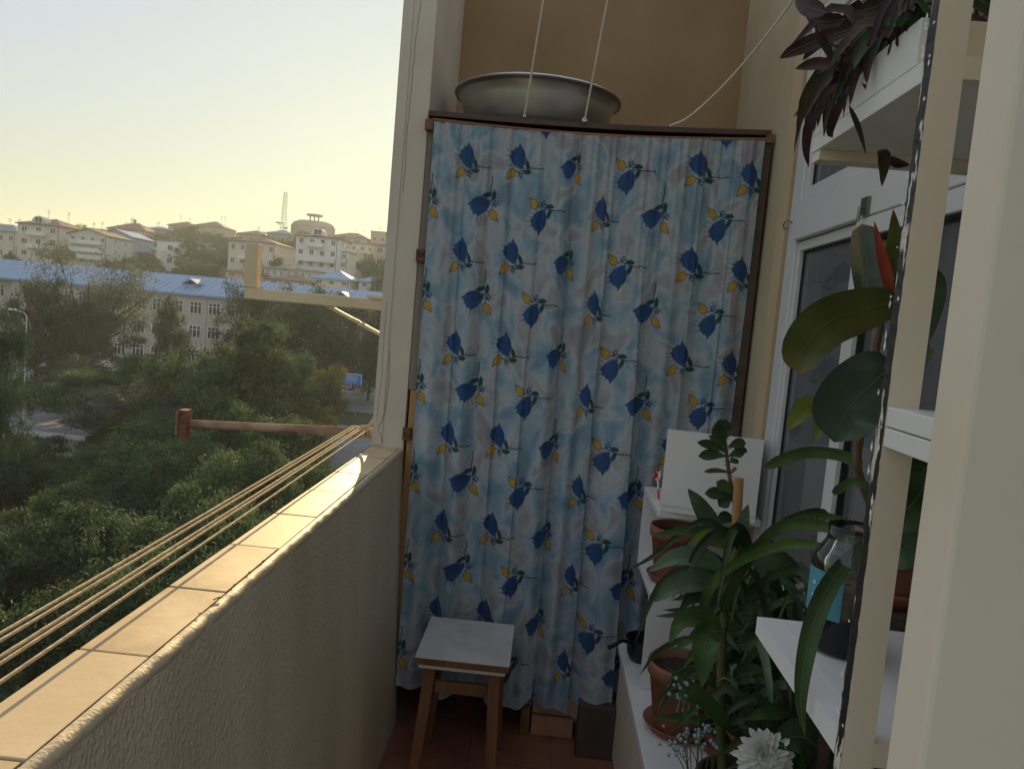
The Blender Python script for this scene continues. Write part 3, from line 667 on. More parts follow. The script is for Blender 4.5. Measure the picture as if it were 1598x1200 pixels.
# rounded worn lip
lip = MB(); ys = np.linspace(-1.6, 2.868, 330); prof = []
nl = 9; V = []; Fc = []
for i, yy in enumerate(ys):
    jx = .0006*math.sin(yy*31)+.0006*math.sin(yy*77+1)+rng.normal()*.0004
    for k in range(nl):
        a = math.radians(100-k*115/(nl-1))
        V.append((-.5275+.0150*math.cos(a)+jx, yy, 1.0563+.0140*math.sin(a)+jx*.6))
for i in range(len(ys)-1):
    for k in range(nl-1): q = i*nl+k; Fc.append((q, q+1, q+nl+1, q+nl))
lip.add(V, Fc); lip.build('plaster_lip', M['lip'], pp, smooth=True)
B(-.614, -.529, -1.6, 2.868, 1.0563, 1.0595).build('mortar_bed', M['grout'], pp)
k = 0; yj = 1.045-.264*10
while yj < 2.86:
    y1 = min(yj+.2615, 2.867)
    if y1-yj > .02:
        o = B(-.637, -.5315-.001*(k % 3), yj+.0012, y1-.0012, 1.0597, 1.0712+.0006*(k % 2)).build('coping_tile', M['coping'] if k % 3 else M['coping2'], pp, bevel=.0015, loc=(-.59, yj, 1.06))
    yj += .264; k += 1
# little twig and crumbs on the coping
tw = empty('dry_twig', (-.55, 1.27, 1.075), 'tiny dry twig and crumbs lying on the tiled coping', 'twig')
MB().tube([(-.535,1.262,1.0745),(-.530,1.272,1.0755),(-.526,1.278,1.0745)], .0012, 5).build('stick', M['brownstem'], tw)
for q in range(5): MB().tube([(-.533, 1.2+q*.07, 1.0735), (-.530, 1.203+q*.07, 1.0745)], .0009, 5).build('crumb', M['brownstem'], tw)
# column
cb = (-.575, 3.2, 1.07)
co = empty('balcony_column', cb, 'cream painted balcony column with long dark cracks at the end of the parapet', 'column')
B(-.638, -.515, 2.87, 3.80, 0, 3.29).build('shaft', M['column'], co, bevel=.004)
B(-.6375, -.600, 2.8655, 2.8695, 1.08, 3.3).build('skim_layer', M['column'], co)
def crack(pts, r=.0016):
    m = MB(); q = []
    for i, (x, y) in enumerate(pts):
        for j in range(4):
            if i == len(pts)-1 and j: break
            nx_, ny_ = (pts[min(i+1, len(pts)-1)]); t = j/4
            px_, py_ = x+(nx_-x)*t, y+(ny_-y)*t; w = P(px_+rng.normal()*.5, py_, 2.8652); q.append((w[0], 2.8652 if w[0] < -.599 else 2.8693, w[2]))
    m.tube(q, r, 5); m.build('crack', M['crack'], co)
crack([(657, 0), (649, 60), (643, 120), (637, 180), (633, 240), (629, 300)], .0006)
crack([(608, 548), (606, 600), (600, 645), (590, 668), (598, 690)], .0008)
crack([(603, 470), (599, 540), (594, 600), (588, 655)], .0005)
# end wall, side wall, ceiling
tag(B(-.5145, .80, 3.55, 3.75, -.2, 3.29).build('end_wall', M['wall']), kind='structure')
sw = MB()
sw.box(.74, .90, 2.56, 3.549, -.2, 3.3)            # far pier
sw.box(.74, .90, .35, 2.56, -.2, .78)             # under the window
sw.box(.74, .90, .35, 2.56, 2.62, 3.3)            # above
sw = tag(sw.build('side_wall', M['sidewall']), kind='structure')
B(.725, .739, 2.56, 2.66, -.0, 3.0).build('tan_strip', M['jamb'], sw)
# room behind the window
rm = MB(); rm.box(.90, 3.6, 2.9, 3.0, .2, 3.0).box(.90, 3.6, -.2, -.1, .2, 3.0).box(3.6, 3.7, -.2, 3.0, .2, 3.0).box(.9, 3.7, -.2, 3.0, .1, .2).box(.9, 3.7, -.2, 3.0, 3.0, 3.1)
tag(rm.build('room_walls', M['room']), kind='structure')

# window: transom above, two sashes
wd = empty('balcony_window', (.74, 1.8, .78), 'large white framed window with transom in the side wall behind the plants', 'window')
wf = MB(); fx0, fx1 = .728, .80
wf.box(fx0, fx1, 2.44, 2.53, .78, 2.61).box(fx0, fx1, .35, .43, .78, 2.61)
wf.box(fx0, fx1, .43, 2.44, 2.54, 2.61).box(fx0, fx1, .43, 2.44, .78, .86)
wf.build('outer_frame', M['pvc'], wd, bevel=.004)
B(fx0-.012, fx1, .43, 2.438, 1.912, 1.972).build('transom_rail', M['pvc'], wd, bevel=.003)
B(fx0-.004, fx1, .43, 2.438, 1.975, 2.035).build('transom_rail', M['pvc'], wd, bevel=.003)
def sash(y0, y1, z0, z1, w, fx=(.715, .775), nm='sash'):
    f = MB(); f.box(fx[0], fx[1], y0, y0+w, z0, z1).box(fx[0], fx[1], y1-w, y1, z0, z1)
    f.box(fx[0], fx[1], y0+w, y1-w, z0, z0+w).box(fx[0], fx[1], y0+w, y1-w, z1-w, z1)
    o = f.build(nm, M['pvc'], wd, bevel=.002)
    g = B((fx[0]+fx[1])/2-.003, (fx[0]+fx[1])/2+.003, y0+w+.006, y1-w-.006, z0+w+.006, z1-w-.006).build('pane', M['glass']); g.parent = o
    s = MB(); e = .007; x_ = fx[0]+.012
    s.box(x_, x_+.02, y0+w, y0+w+e, z0+w, z1-w).box(x_, x_+.02, y1-w-e, y1-w, z0+w, z1-w).box(x_, x_+.02, y0+w+e, y1-w-e, z0+w, z0+w+e).box(x_, x_+.02, y0+w+e, y1-w-e, z1-w-e, z1-w)
    s = s.build('seal', M['seal']); s.parent = o
    g.location = -Vector(wd.location)*0; 
    return o
sash(1.955, 2.438, .865, 1.908, .028, (.735, .775))
sash(1.25, 1.915, .865, 1.908, .045)
sash(.44, 1.245, .865, 1.908, .045)
sash(1.60, 2.437, 2.04, 2.538, .03, (.735, .775), 'transom_sash')
sash(.44, 1.59, 2.04, 2.538, .03, (.735, .775), 'transom_sash')
B(.722, .80, 1.917, 1.953, .865, 1.908).build('mullion', M['pvc'], wd, bevel=.003)
B(.708, .716, 1.86, 1.90, 1.915, 1.955).build('catch', M['screw'], wd)
MB().tube([(.712, 1.88, 1.93), (.700, 1.88, 1.93), (.698, 1.88, 1.90)], .004, 6).build('catch_arm', M['screw'], wd)
hk = tag(MB().tube([(.729, 2.50, 1.975), (.712, 2.505, 1.985), (.706, 2.515, 1.97), (.712, 2.52, 1.955), (.720, 2.51, 1.962)], .0028, 7).build('ring_hook', M['screw'], smooth=True), 'small curled steel hook screwed into the top corner of the window frame', 'hook')
# wooden sill
B(.69, .739, .36, 2.53, .745, .778).build('sill', M['pvc'], wd, bevel=.003)

# ------------------------------------------------------------------ curtain cabinet frame
cf = empty('curtained_rack', (.1, 3.1, 0), 'dark wooden rack with top board spanning the balcony end, draped with the tulip curtain', 'rack')
def board_z(s): return 2.318+.014*s
bt = MB(); nb = 24; V = []; Fc = []
for i in range(nb+1):
    x_ = -.512+(1.232)*i/nb; s = i/nb; z = 2.305+.022*s-.012*math.sin(PI*s)
    V += [(x_, 2.845, z), (x_, 3.545, z), (x_, 3.545, z+.018), (x_, 2.845, z+.018)]
for i in range(nb):
    a = i*4
    for q, r_ in ((0,1),(1,2),(2,3),(3,0)): Fc.append((a+q, a+4+q, a+4+r_, a+r_))
Fc += [(0,1,2,3), tuple(nb*4+q for q in (3,2,1,0))]
bt.add(V, Fc).build('top_board', M['darkwood'], cf)
rd = MB(); pts = []
for i in range(nb+1):
    s = i/nb; pts.append((-.495+1.20*s, 2.858, 2.290+.020*s-.020*math.sin(PI*s)))
rd.tube(pts, .011, 8).build('front_rail', M['woodh'], cf)
B(-.513, -.483, 2.872, 2.90, 1.30, 2.302).build('side_post', M['greywood'], cf)
B(-.505, -.472, 2.872, 2.90, 0.001, 1.298).build('side_post', M['orangewood'], cf)
B(.700, .728, 2.855, 2.885, 0.001, 2.312).build('side_post', M['darkwood'], cf)
for z in (1.80, 1.13):
    MB().box(-.520, -.488, 2.853, 2.8695, z-.022, z+.024).tube([(-.512, 2.852, z), (-.512, 2.85, z)], .006, 8).tube([(-.497, 2.852, z+.005), (-.497, 2.85, z+.005)], .006, 8).build('hinge_bracket', M['rust2'], cf)
MB().box(-.522, -.492, 2.845, 2.868, 2.255, 2.292).build('corner_block', M['wood'], cf)
MB().box(.704, .730, 2.846, 2.86, 2.300, 2.332).build('corner_block', M['wood'], cf)
B(-.47, .70, 3.40, 3.43, 1.0, 1.02).build('inner_rail', M['darkwood'], cf)
for x_ in (.022, ): B(x_, x_+.035, 2.86, 2.895, .001, .234).build('inner_leg', M['wood'], cf, bevel=.002)
B(.022, .60, 2.90, 3.40, .235, .255).build('inner_shelf', M['darkwood'], cf)

# ------------------------------------------------------------------ the tulip curtain
def curtain():
    nu, nz = 470, 760
    s = np.linspace(0, 1, nu)[None, :]; t = np.linspace(0, 1, nz)[:, None]       # t 0 top, 1 bottom
    xt = -.488+(.700+.488)*s
    hem = np.interp(s[0], [0, .08, .20, .33, .395, .43, .50, .60, .69, .712, .72, .80, 1.0],
                         [.165, .150, .14, .135, .105, .125, .140, .085, .040, .034, .12, .15, .16])[None, :]
    ztop = 2.283+.022*s-.018*np.sin(PI*s)
    Z = ztop+(hem-ztop)*t
    X = xt+0*t
    X = X+.022*t*(1-s)*1.0
    rg = np.random.default_rng(21)
    Y = np.zeros((nz, nu))
    for fr, am in ((5, .012), (8, .009), (13, .005)):       # broad folds grow downwards
        ph = rg.uniform(0, 6.28)
        warp = .9*np.sin(3*s*PI+fr)+.5*np.sin(7*s*PI+2*fr)+.10*np.sin(t*3+fr)
        Y += am*(.35+1.3*t**.7)*np.sin(2*PI*fr*(s+.006*t*np.sin(fr+4*s))+ph+warp*2)
    for fr, am in ((33, .0038), (52, .0020)):     # gathers die away
        ph = rg.uniform(0, 6.28); Y += am*np.exp(-t*5.5)*np.sin(2*PI*fr*s+ph+1.2*np.sin(9*s+fr))
    # sharp tuck lines
    for s0, a, drift in ((.105, .014, .0), (.245, .020, .01), (.345, .016, -.01), (.435, .026, .015), (.56, .024, .01), (.83, .018, 0), (.925, .014, 0)):
        u = s-(s0+drift*t); Y += a*(.25+t)*np.where(u > 0, np.exp(-u*28), -np.exp(u*90)*.25)*1.0
    # the big overlap: front panel edge stands forward, the rest hangs back
    s0 = .665+.045*t; u = s-s0; am = .075*smooth(.12, .75, t+0*u)
    Y += am*np.where(u < 0, np.exp(u*14)*-1.0, 0) + am*.35*np.where(u >= 0, 1-np.exp(-np.maximum(u, 0)*200), 0)
    # faint horizontal wobble/creases
    Y += .0012*np.sin(t*22+s*9)*np.sin(s*23+t*5)
    # hem flare
    Y -= .02*t**4*np.sin(2*PI*6.5*s+1.0)
    Yw = 2.838+Y-.01*np.sin(PI*s)
        # ---- print
    xs = X; zs = Z
    RGB = np.zeros((nz, nu, 3)); A = np.zeros((nz, nu))
    SC = 2.838/FPX
    def poly_mask(px, pz, poly, soft=.9*SC):
        inside = np.zeros(px.shape, bool); dmin = np.full(px.shape, 1e9); n = len(poly)
        for i in range(n):
            x1, y1 = poly[i]; x2, y2 = poly[(i+1) % n]
            c = ((y1 > pz) != (y2 > pz)) & (px < (x2-x1)*(pz-y1)/((y2-y1) if y2 != y1 else 1e-9)+x1); inside ^= c
            ex, ey = x2-x1, y2-y1; L = ex*ex+ey*ey+1e-12
            tt = np.clip(((px-x1)*ex+(pz-y1)*ey)/L, 0, 1); dd = np.hypot(px-(x1+tt*ex), pz-(y1+tt*ey)); dmin = np.minimum(dmin, dd)
        sd_ = np.where(inside, -dmin, dmin); return np.clip(.5-sd_/soft, 0, 1)
    def line_mask(px, pz, pts, w, soft=.9*SC):
        dmin = np.full(px.shape, 1e9)
        for (x1, y1), (x2, y2) in zip(pts[:-1], pts[1:]):
            ex, ey = x2-x1, y2-y1; L = ex*ex+ey*ey+1e-12
            tt = np.clip(((px-x1)*ex+(pz-y1)*ey)/L, 0, 1); dmin = np.minimum(dmin, np.hypot(px-(x1+tt*ex), pz-(y1+tt*ey)))
        return np.clip(.5-(dmin-w/2)/soft, 0, 1)
    # motif in units of "photo pixels", tulip tip up at origin
    TUL = [(9,-21),(15,-15),(18,-6),(18,4),(15,12),(10,18),(6,27),(1,19),(-5,19),(-9,14),(-15,14),(-15,7),(-20,4),(-16,-3),(-12,-10),(-5,-17),(2,-21)]
    BUD = [(-29,-40),(-22,-38),(-14,-37),(-8,-32),(-6,-26),(-9,-21),(-16,-20),(-22,-24),(-26,-31)]
    STEM = [(9,-19),(10,-27),(18,-26),(30,-24),(46,-27),(58,-27)]
    ST2 = [(-7,-25),(2,-28),(10,-27)]
    LEAF = [[(20,-25),(16,-14),(19,-4),(26,-14),(28,-24)], [(10,-27),(14,-34),(24,-36),(32,-31),(26,-27)], [(2,-24),(6,-14),(9,-22)]]
    BLOBS = [(3,-31,3.2),(9,-33,2.8),(0,-35,2.4),(5,-38,2.6),(12,-21,2.4)]
    SPR = [[(-6,8),(-24,16)],[(-8,2),(-28,6)],[(-8,-4),(-27,-4)],[(-8,-9),(-24,-14)],[(-4,-14),(-18,-24)],[(30,-24),(40,-12)],[(36,-25),(50,-18)],[(6,-32),(2,-46)],[(8,-32),(10,-48)]]
    NAVY = (.012,.04,.11); BLUE = (.022,.075,.20); LBLUE = (.20,.36,.48); TEAL = (.012,.06,.06); YEL = (.55,.36,.05); ORG = (.25,.09,.02)
    def put(cx, cz, Mx, sx):
        sx = sx*.78; SCZ = SC*.80
        R_ = 68*SC
        jj = np.where(np.abs(xs[nz//2]-cx) < R_*sx+.03)[0]
        if len(jj) == 0: return
        col = jj[len(jj)//2]
        ii = np.where(np.abs(zs[:, col]-cz) < R_)[0]
        if len(ii) == 0: return
        i0, i1, j0, j1 = max(ii[0]-6, 0), ii[-1]+7, jj[0], jj[-1]+1
        wx = (xs[i0:i1, j0:j1]-cx)/SC/sx; wz = (zs[i0:i1, j0:j1]-cz)/SCZ
        # rotate world to motif space
        a, b, c, d_ = Mx; lx = a*wx+b*wz; lz = c*wx+d_*wz
        sub = RGB[i0:i1, j0:j1]; al = A[i0:i1, j0:j1]
        def lay(mask, colr, k=1.0):
            mask = mask*k; sub[:] = sub*(1-mask[..., None])+np.array(colr)*mask[..., None]
            al[:] = np.maximum(al, mask)
        sf = 1.4
        for l_ in SPR: lay(line_mask(lx, lz, l_, 2.0, sf), LBLUE, .75)
        lay(line_mask(lx, lz, STEM, 2.2, sf), NAVY); lay(line_mask(lx, lz, ST2, 2.0, sf), NAVY)
        for l_ in LEAF: lay(poly_mask(lx, lz, l_, sf), TEAL)
        for bx, bz, r_ in BLOBS: lay(np.clip(.5-(np.hypot((lx-bx), (lz-bz)*1.3)-r_)/sf, 0, 1), NAVY)
        lay(poly_mask(lx, lz, TUL, sf), BLUE)
        g = poly_mask(lx, lz, TUL, sf)
        lay(g*np.clip((lx-4)/14, 0, 1), (.008,.035,.13), .7)
        lay(line_mask(lx, lz, [(-11,9),(-6,-6),(-4,-18)], 1.1, sf)*g, (.05,.20,.55), .6); lay(line_mask(lx, lz, [(3,10),(5,-6),(2,-18)], 1.1, sf)*g, NAVY, .6)
        lay(poly_mask(lx, lz, [(x*1.10+1.6, y*1.10+3.0) for x, y in BUD], sf), TEAL, .85)
        lay(poly_mask(lx, lz, BUD, sf), YEL); lay(line_mask(lx, lz, BUD+BUD[:1], 1.5, sf), (.03,.04,.02), .85)
        lay(line_mask(lx, lz, [(-7,-24),(-16,-29),(-27,-38)], 1.8, sf)*poly_mask(lx, lz, BUD, sf), ORG, .8)
        lay(line_mask(lx, lz, [(-12,-21),(-19,-25),(-26,-33)], 1.0, sf)*poly_mask(lx, lz, BUD, sf), ORG, .6)
        lay(line_mask(lx, lz, [(-8,-30),(-16,-34),(-23,-37)], 1.0, sf)*poly_mask(lx, lz, BUD, sf), ORG, .6)
    I_ = (1, 0, 0, 1)
    def rotM(deg, fx=1, fz=1):
        r_ = math.radians(deg); c, s_ = math.cos(r_), math.sin(r_)
        # motif->world is Rot * flip ; inverse here
        return (fx*c, fx*s_, -fz*s_, fz*c)
    TYPES = {'A': rotM(8), 'B': rotM(95), 'C': rotM(-6, 1, -1), 'D': rotM(88)}
    COLS = [('A', 728, 243, .80), ('A', 808, 245, .85), ('B', 888, 266, .62), ('C', 977, 283, .90), ('A', 1090, 257, 1.0), ('A', 1170, 272, .9),
            ('B', 655, 318, .9), ('B', 748, 322, .92), ('C', 840, 345, .85), ('A', 938, 327, .62), ('B', 1017, 342, .85), ('C', 1120, 360, .85)]
    PER = 143*SC*1.0
    for ty, px, py, sx in COLS:
        w = P(px, py, 2.83)
        for kk in range(-1, 8):
            cz = w[2]-kk*.3405*(1.0)
            put(w[0]+.004*kk, cz, TYPES[ty], sx)
    me = bpy.data.meshes.new('tulip_curtain')
    v = np.stack([X, Yw, Z], -1).reshape(-1, 3); i = np.arange(nu*nz).reshape(nz, nu)
    f = np.stack([i[:-1,:-1], i[1:,:-1], i[1:,1:], i[:-1,1:]], -1).reshape(-1, 4)
    nf = len(f); me.vertices.add(len(v)); me.vertices.foreach_set('co', v.ravel())
    me.loops.add(nf*4); me.loops.foreach_set('vertex_index', f.ravel().astype(np.int32))
    me.polygons.add(nf); me.polygons.foreach_set('loop_start', np.arange(0, nf*4, 4, dtype=np.int32)); me.polygons.foreach_set('loop_total', np.full(nf, 4, dtype=np.int32))
    me.polygons.foreach_set('use_smooth', np.ones(nf, bool)); me.update(calc_edges=True)
    ca = me.color_attributes.new('print', 'FLOAT_COLOR', 'POINT')
    ca.data.foreach_set('color', np.concatenate([RGB, A[..., None]], -1).astype(np.float32).ravel())
    m = bpy.data.materials.new('printed_cotton'); m.use_nodes = True; n = m.node_tree.nodes; l = m.node_tree.links; b = n['Principled BSDF']
    b.inputs['Roughness'].default_value = .62; b.inputs['Specular IOR Level'].default_value = .25
    b.inputs['Sheen Weight'].default_value = .15
    tc = n.new('ShaderNodeTexCoord')
    n1 = n.new('ShaderNodeTexNoise'); n1.inputs['Scale'].default_value = 9; n1.inputs['Detail'].default_value = 5; n1.inputs['Distortion'].default_value = .6
    mp = n.new('ShaderNodeMapping'); mp.inputs['Scale'].default_value = (1.4, 0, .9); l.new(tc.outputs['Object'], mp.inputs[0]); l.new(mp.outputs[0], n1.inputs[0])
    cr = n.new('ShaderNodeValToRGB'); e = cr.color_ramp.elements
    e[0].position = .34; e[0].color = (.17,.27,.34,1); e[1].position = .70; e[1].color = (.27,.27,.30,1)
    x_ = e.new(.44); x_.color = (.24,.36,.44,1); x_ = e.new(.53); x_.color = (.40,.44,.47,1); x_ = e.new(.61); x_.color = (.31,.32,.34,1)
    l.new(n1.outputs[0], cr.inputs[0])
    va = n.new('ShaderNodeVertexColor'); va.layer_name = 'print'
    mx = n.new('ShaderNodeMix'); mx.data_type = 'RGBA'; l.new(va.outputs[1], mx.inputs[0]); l.new(cr.outputs[0], mx.inputs[6]); l.new(va.outputs[0], mx.inputs[7])
    l.new(mx.outputs[2], b.inputs['Base Color'])
    me.materials.append(m)
    o = bpy.data.objects.new('tulip_curtain', me); COL.objects.link(o)
    return tag(o, 'pale blue cotton curtain printed with blue tulips and yellow buds, hanging from the wooden frame', 'curtain')
curtain()

# things under and behind the curtain
cbx = empty('cardboard_box', (.15, 2.95, 0), 'brown cardboard box on the floor under the curtain hem', 'box')
B(.065, .228, 2.87, 3.1, .001, .16).build('carton', M['carton'], cbx, bevel=.003)
B(.066, .227, 2.866, 2.8695, .085, .092).build('flap_seam', M['darkbox'], cbx)
B(.235, .385, 2.75, 3.05, .001, .20).build('storage_box', M['darkbox'], bevel=.004)
tag(bpy.data.objects['storage_box'], 'dark box on the floor at the right under the curtain hem', 'box')

# ------------------------------------------------------------------ basin on top
bc = (-.135, 3.20, 2.325)
bs = empty('metal_basin', bc, 'large round dull aluminium wash basin on top of the curtained frame', 'basin')
prof = [(.01, 0), (.245, 0), (.260, .006), (.280, .035), (.303, .110), (.312, .145), (.320, .151), (.328, .153), (.332, .158), (.328, .164), (.318, .164), (.308, .158), (.292, .11), (.258, .02), (.01, .012)]
MB().lathe(prof, bc, 72).build('bowl', M['alu'], bs, smooth=True, loc=bc)
MB().lathe([(.333+.005*math.cos(a), .158+.006*math.sin(a)) for a in np.linspace(0, 2*PI, 9)], bc, 72).build('rolled_rim', M['alu'], bs, smooth=True, loc=bc)

# ------------------------------------------------------------------ hanging cords
def twist(pts, r, m, name, label, group, n=160, turns=60):
    c = bez(pts, n); rg_ = np.random.default_rng(int(abs(pts[0][0])*1e4))
    mb = MB().tube(c, [r*(.92+.16*rg_.random()) for _ in range(n)], 8)
    return tag(mb.build(name, m, smooth=True), label, 'cord', group)
def knot(c, r, m, parent=None, name='knot'):
    mb = MB()
    for k_ in range(3):
        mb.tube([(c[0]+r*math.cos(a)*(.9 if k_ else 1.1), c[1]+r*.7*math.sin(a+k_), c[2]+r*.6*math.sin(a)+r*.25*(k_-1)) for a in np.linspace(0, 2*PI, 12)], r*.38, 6)
    return mb.build(name, m, parent, smooth=True)
a = (-.163, 2.842, 2.325); b = P(848, 0, 2.62)
c1 = twist([a, (np.array(a)+b)/2, b, b+(b-np.array(a))*1.0], .0034, M['rope'], 'hanging_cord', 'left of the two taut white cords rising from the front edge of the board', 'white cords rising from the top board')
k1 = knot((-.163, 2.838, 2.326), .004, M['rope'], c1)
a = (.054, 2.842, 2.325); b = P(948, 0, 2.62)
c2 = twist([a, (np.array(a)+b)/2, b, b+(b-np.array(a))*1.0], .0034, M['rope'], 'hanging_cord', 'right of the two taut white cords, tied in front of the basin', 'white cords rising from the top board')
k2 = knot((.054, 2.838, 2.328), .007, M['rope'], c2)
pts = [P(1045, 197, 2.86), P(1075, 183, 2.82), P(1120, 143, 2.70), P(1170, 88, 2.55), P(1205, 45, 2.42), P(1238, 0, 2.3), P(1290, -80, 2.05)]
c3 = twist(pts, .0036, M['rope'], 'hanging_cord', 'slack white cord curving up to the right towards the purple plant', 'white cords rising from the top board')

# ------------------------------------------------------------------ outside bracket and pipe
br = empty('clothesline_bracket', (-.64, 2.95, 1.6), 'cream painted L shaped steel bracket with diagonal brace fixed outside the column', 'bracket')
B(-1.19, -.6385, 2.93, 2.975, 1.585, 1.628).build('arm', M['beam'], br, bevel=.004)
B(-1.195, -1.143, 2.929, 2.976, 1.6285, 1.80).build('upright', M['beam'], br, bevel=.004)
MB().tube([(-.90, 2.95, 1.60), (-.78, 2.95, 1.548), (-.6385, 2.95, 1.487)], .0085, 6).build('brace', M['beam'], br)
MB().tube([(-.765, 2.945, 1.545), (-.735, 2.94, 1.535), (-.738, 2.94, 1.52), (-.728, 2.94, 1.528), (-.715, 2.945, 1.528)], .006, 6).build('wire_tie', M['beam'], br)
MB().box(-.70, -.6385, 2.92, 2.985, 1.629, 1.640).build('wall_plate', M['beam'], br)
pb = empty('rusty_pipe', (-.64, 2.95, 1.1), 'rusty steel pipe with peeling paint sticking out beyond the parapet, holding the clotheslines', 'pipe')
MB().tube([(-1.40, 2.95, 1.074), (-1.0, 2.95, 1.093), (-.6385, 2.95, 1.110)], .0165, 16).build('tube', M['rust'], pb, smooth=True)
B(-1.425, -1.388, 2.925, 2.975, 1.015, 1.130).build('end_plate', M['rust2'], pb, bevel=.003)
B(-1.434, -1.426, 2.93, 2.97, 1.03, 1.122).build('end_flange', M['rust'], pb)

# clotheslines
def cl(x_near, z_near, x_far, label):
    far = np.array([x_far, 2.932, 1.1225]); near = np.array([x_near, -1.4, z_near])
    pts = []
    for i in range(9):
        t = i/8; p = far+(near-far)*t; p[2] -= .010*math.sin(PI*t); pts.append(p)
    o = twist(pts, .0027, M['rope2'], 'clothesline', label, 'straw coloured clotheslines tied to the rusty pipe', 400); o['category'] = 'clothesline'
    lp = MB().tube([(x_far+.002*math.cos(a), 2.95+.0205*math.cos(a), 1.106+.0205*math.sin(a)) for a in np.linspace(0, 2*PI, 17)], .0035, 6)
    for k_ in (1, 2): lp.tube([(x_far+.0065*k_, 2.95+.021*math.cos(a), 1.106+.021*math.sin(a)) for a in np.linspace(0, 2*PI, 17)], .0034, 6)
    lp.build('loop', M['rope2'], o, smooth=True); return o
zn = 1.095
for (xn, xf, lb) in ((-.712, -.738, 'outermost straw clothesline, farthest from the parapet'), (-.697, -.724, 'second clothesline from the outside'),
                     (-.650, -.706, 'third clothesline from the outside, middle pair'), (-.638, -.694, 'fourth clothesline from the outside, middle pair'),
                     (-.600, -.668, 'clothesline closest to the parapet tiles'),):
    cl(xn, zn, xf, lb)
tag(MB().tube(bez([(-.70, 2.94, 1.13), (-.672, 2.945, 1.135), (-.655, 2.95, 1.16), (-.642, 2.96, 1.20)], 14), .006, 8).build('rope_tail', M['rope2'], smooth=True), 'thick rope end running from the pipe up behind the column', 'rope')
tag(MB().tube(bez([(-.735, 2.95, 1.125), (-.745, 2.95, 1.16), (-.752, 2.95, 1.20)], 8), .0012, 5).build('thin_wire', M['brownstem']), 'thin stray wire standing up from the rusty pipe', 'wire')

# ------------------------------------------------------------------ stool
sx0, sx1, sy0, sy1, sz = -.345, -.032, 2.425, 2.775, .47
so = empty('wooden_stool', ((sx0+sx1)/2, 2.6, 0), 'old wooden stool with worn grey laminate seat standing before the curtain', 'stool')
B(sx0, sx1, sy0, sy1, sz-.003, sz).build('laminate_top', M['laminate'], so, bevel=.001)
B(sx0+.001, sx1-.001, sy0+.001, sy1-.001, sz-.026, sz-.0032).build('seat_board', M['wood'], so, bevel=.002)
B(sx0+.012, sx1-.012, sy0+.010, sy1-.012, sz-.042, sz-.0262).build('under_seat', M['cream'], so, bevel=.004)
def leg(xt, yt, xb, yb, w=.034):
    h = w/2; return MB().hexa([(xb-h,yb-h,0),(xb+h,yb-h,0),(xb+h,yb+h,0),(xb-h,yb+h,0)], [(xt-h*1.15,yt-h,sz-.0422),(xt+h*1.15,yt-h,sz-.0422),(xt+h*1.15,yt+h,sz-.0422),(xt-h*1.15,yt+h,sz-.0422)])
LG = [((sx0+.05, sy0+.05), (sx0+.02, sy0+.02)), ((sx1-.05, sy0+.05), (sx1-.028, sy0+.02)), ((sx0+.05, sy1-.05), (sx0+.025, sy1-.02)), ((sx1-.05, sy1-.05), (sx1-.025, sy1-.02))]
for (t_, b_) in LG: leg(t_[0], t_[1], b_[0], b_[1]).build('leg', M['wood'], so, bevel=.002)
B(sx0+.068, sx1-.068, sy0+.042, sy0+.060, .335, .375).build('stretcher', M['wood'], so, bevel=.002)
B(sx0+.068, sx1-.068, sy1-.060, sy1-.042, .335, .375).build('stretcher', M['wood'], so, bevel=.002)
for x_ in (sx0+.042, sx1-.058): B(x_, x_+.016, sy0+.07, sy1-.07, .28, .32).build('stretcher', M['wood'], so, bevel=.002)

# ------------------------------------------------------------------ white shelves along the window wall
bn = empty('low_white_cabinet', (.54, 2.0, 0), 'long low white cabinet along the window wall with flowerpots on it', 'cabinet')
B(.358, .722, 1.25, 2.80, .412, .44).build('top_board', M['white'], bn, bevel=.002)
B(.372, .388, 1.26, 2.79, .02, .4115).build('side_panel', M['cream'], bn)
B(.3885, .72, 1.26, 1.278, .02, .4115).build('end_panel', M['cream'], bn)
B(.3885, .72, 2.772, 2.79, .02, .4115).build('end_panel', M['cream'], bn)
B(.3885, .72, 1.279, 2.771, .02, .04).build('bottom_board', M['white'], bn)
us = empty('tiered_white_shelf', (.55, 2.6, .44), 'white open tiered shelf unit standing at the far end of the low cabinet', 'shelf')
B(.395, .72, 2.43, 2.80, .745, .765).build('shelf_board', M['white'], us, bevel=.0015)
B(.395, .72, 2.43, 2.80, 1.012, 1.032).build('shelf_board', M['white'], us, bevel=.0015)
B(.395, .72, 2.43, 2.448, .441, .744).build('front_panel', M['white'], us, bevel=.0015)
B(.396, .72, 2.782, 2.80, .766, 1.011).build('back_panel', M['white'], us, bevel=.0015)
wbx = empty('white_box', (.398, 2.43, 1.033), 'plain white square box standing on the top board of the tiered shelf', 'box')
wbx.rotation_euler = (0, 0, -math.radians(10.5))
for nm, m_ in (('front_panel', B(0, .292, 0, .012, 0, .262)), ('side_panel', MB().hexa([(0,.0122,0),(.012,.0122,0),(.012,.20,0),(0,.20,0)], [(0,.0122,.258),(.012,.0122,.258),(.012,.20,.20),(0,.20,.20)])), ('back_panel', B(.0122, .2798, .188, .20, 0, .22)), ('bottom_panel', B(.0122, .2798, .0122, .1878, 0, .012)), ('panel_groove', B(.004, .288, -.0012, -.0002, .018, .0205)),
               ('side_panel', MB().hexa([(.28,.0122,0),(.292,.0122,0),(.292,.20,0),(.28,.20,0)], [(.28,.0122,.262),(.292,.0122,.262),(.292,.20,.235),(.28,.20,.235)]))):
    o = m_.build(nm, M['white'] if nm != 'panel_groove' else M['room']); o.parent = wbx
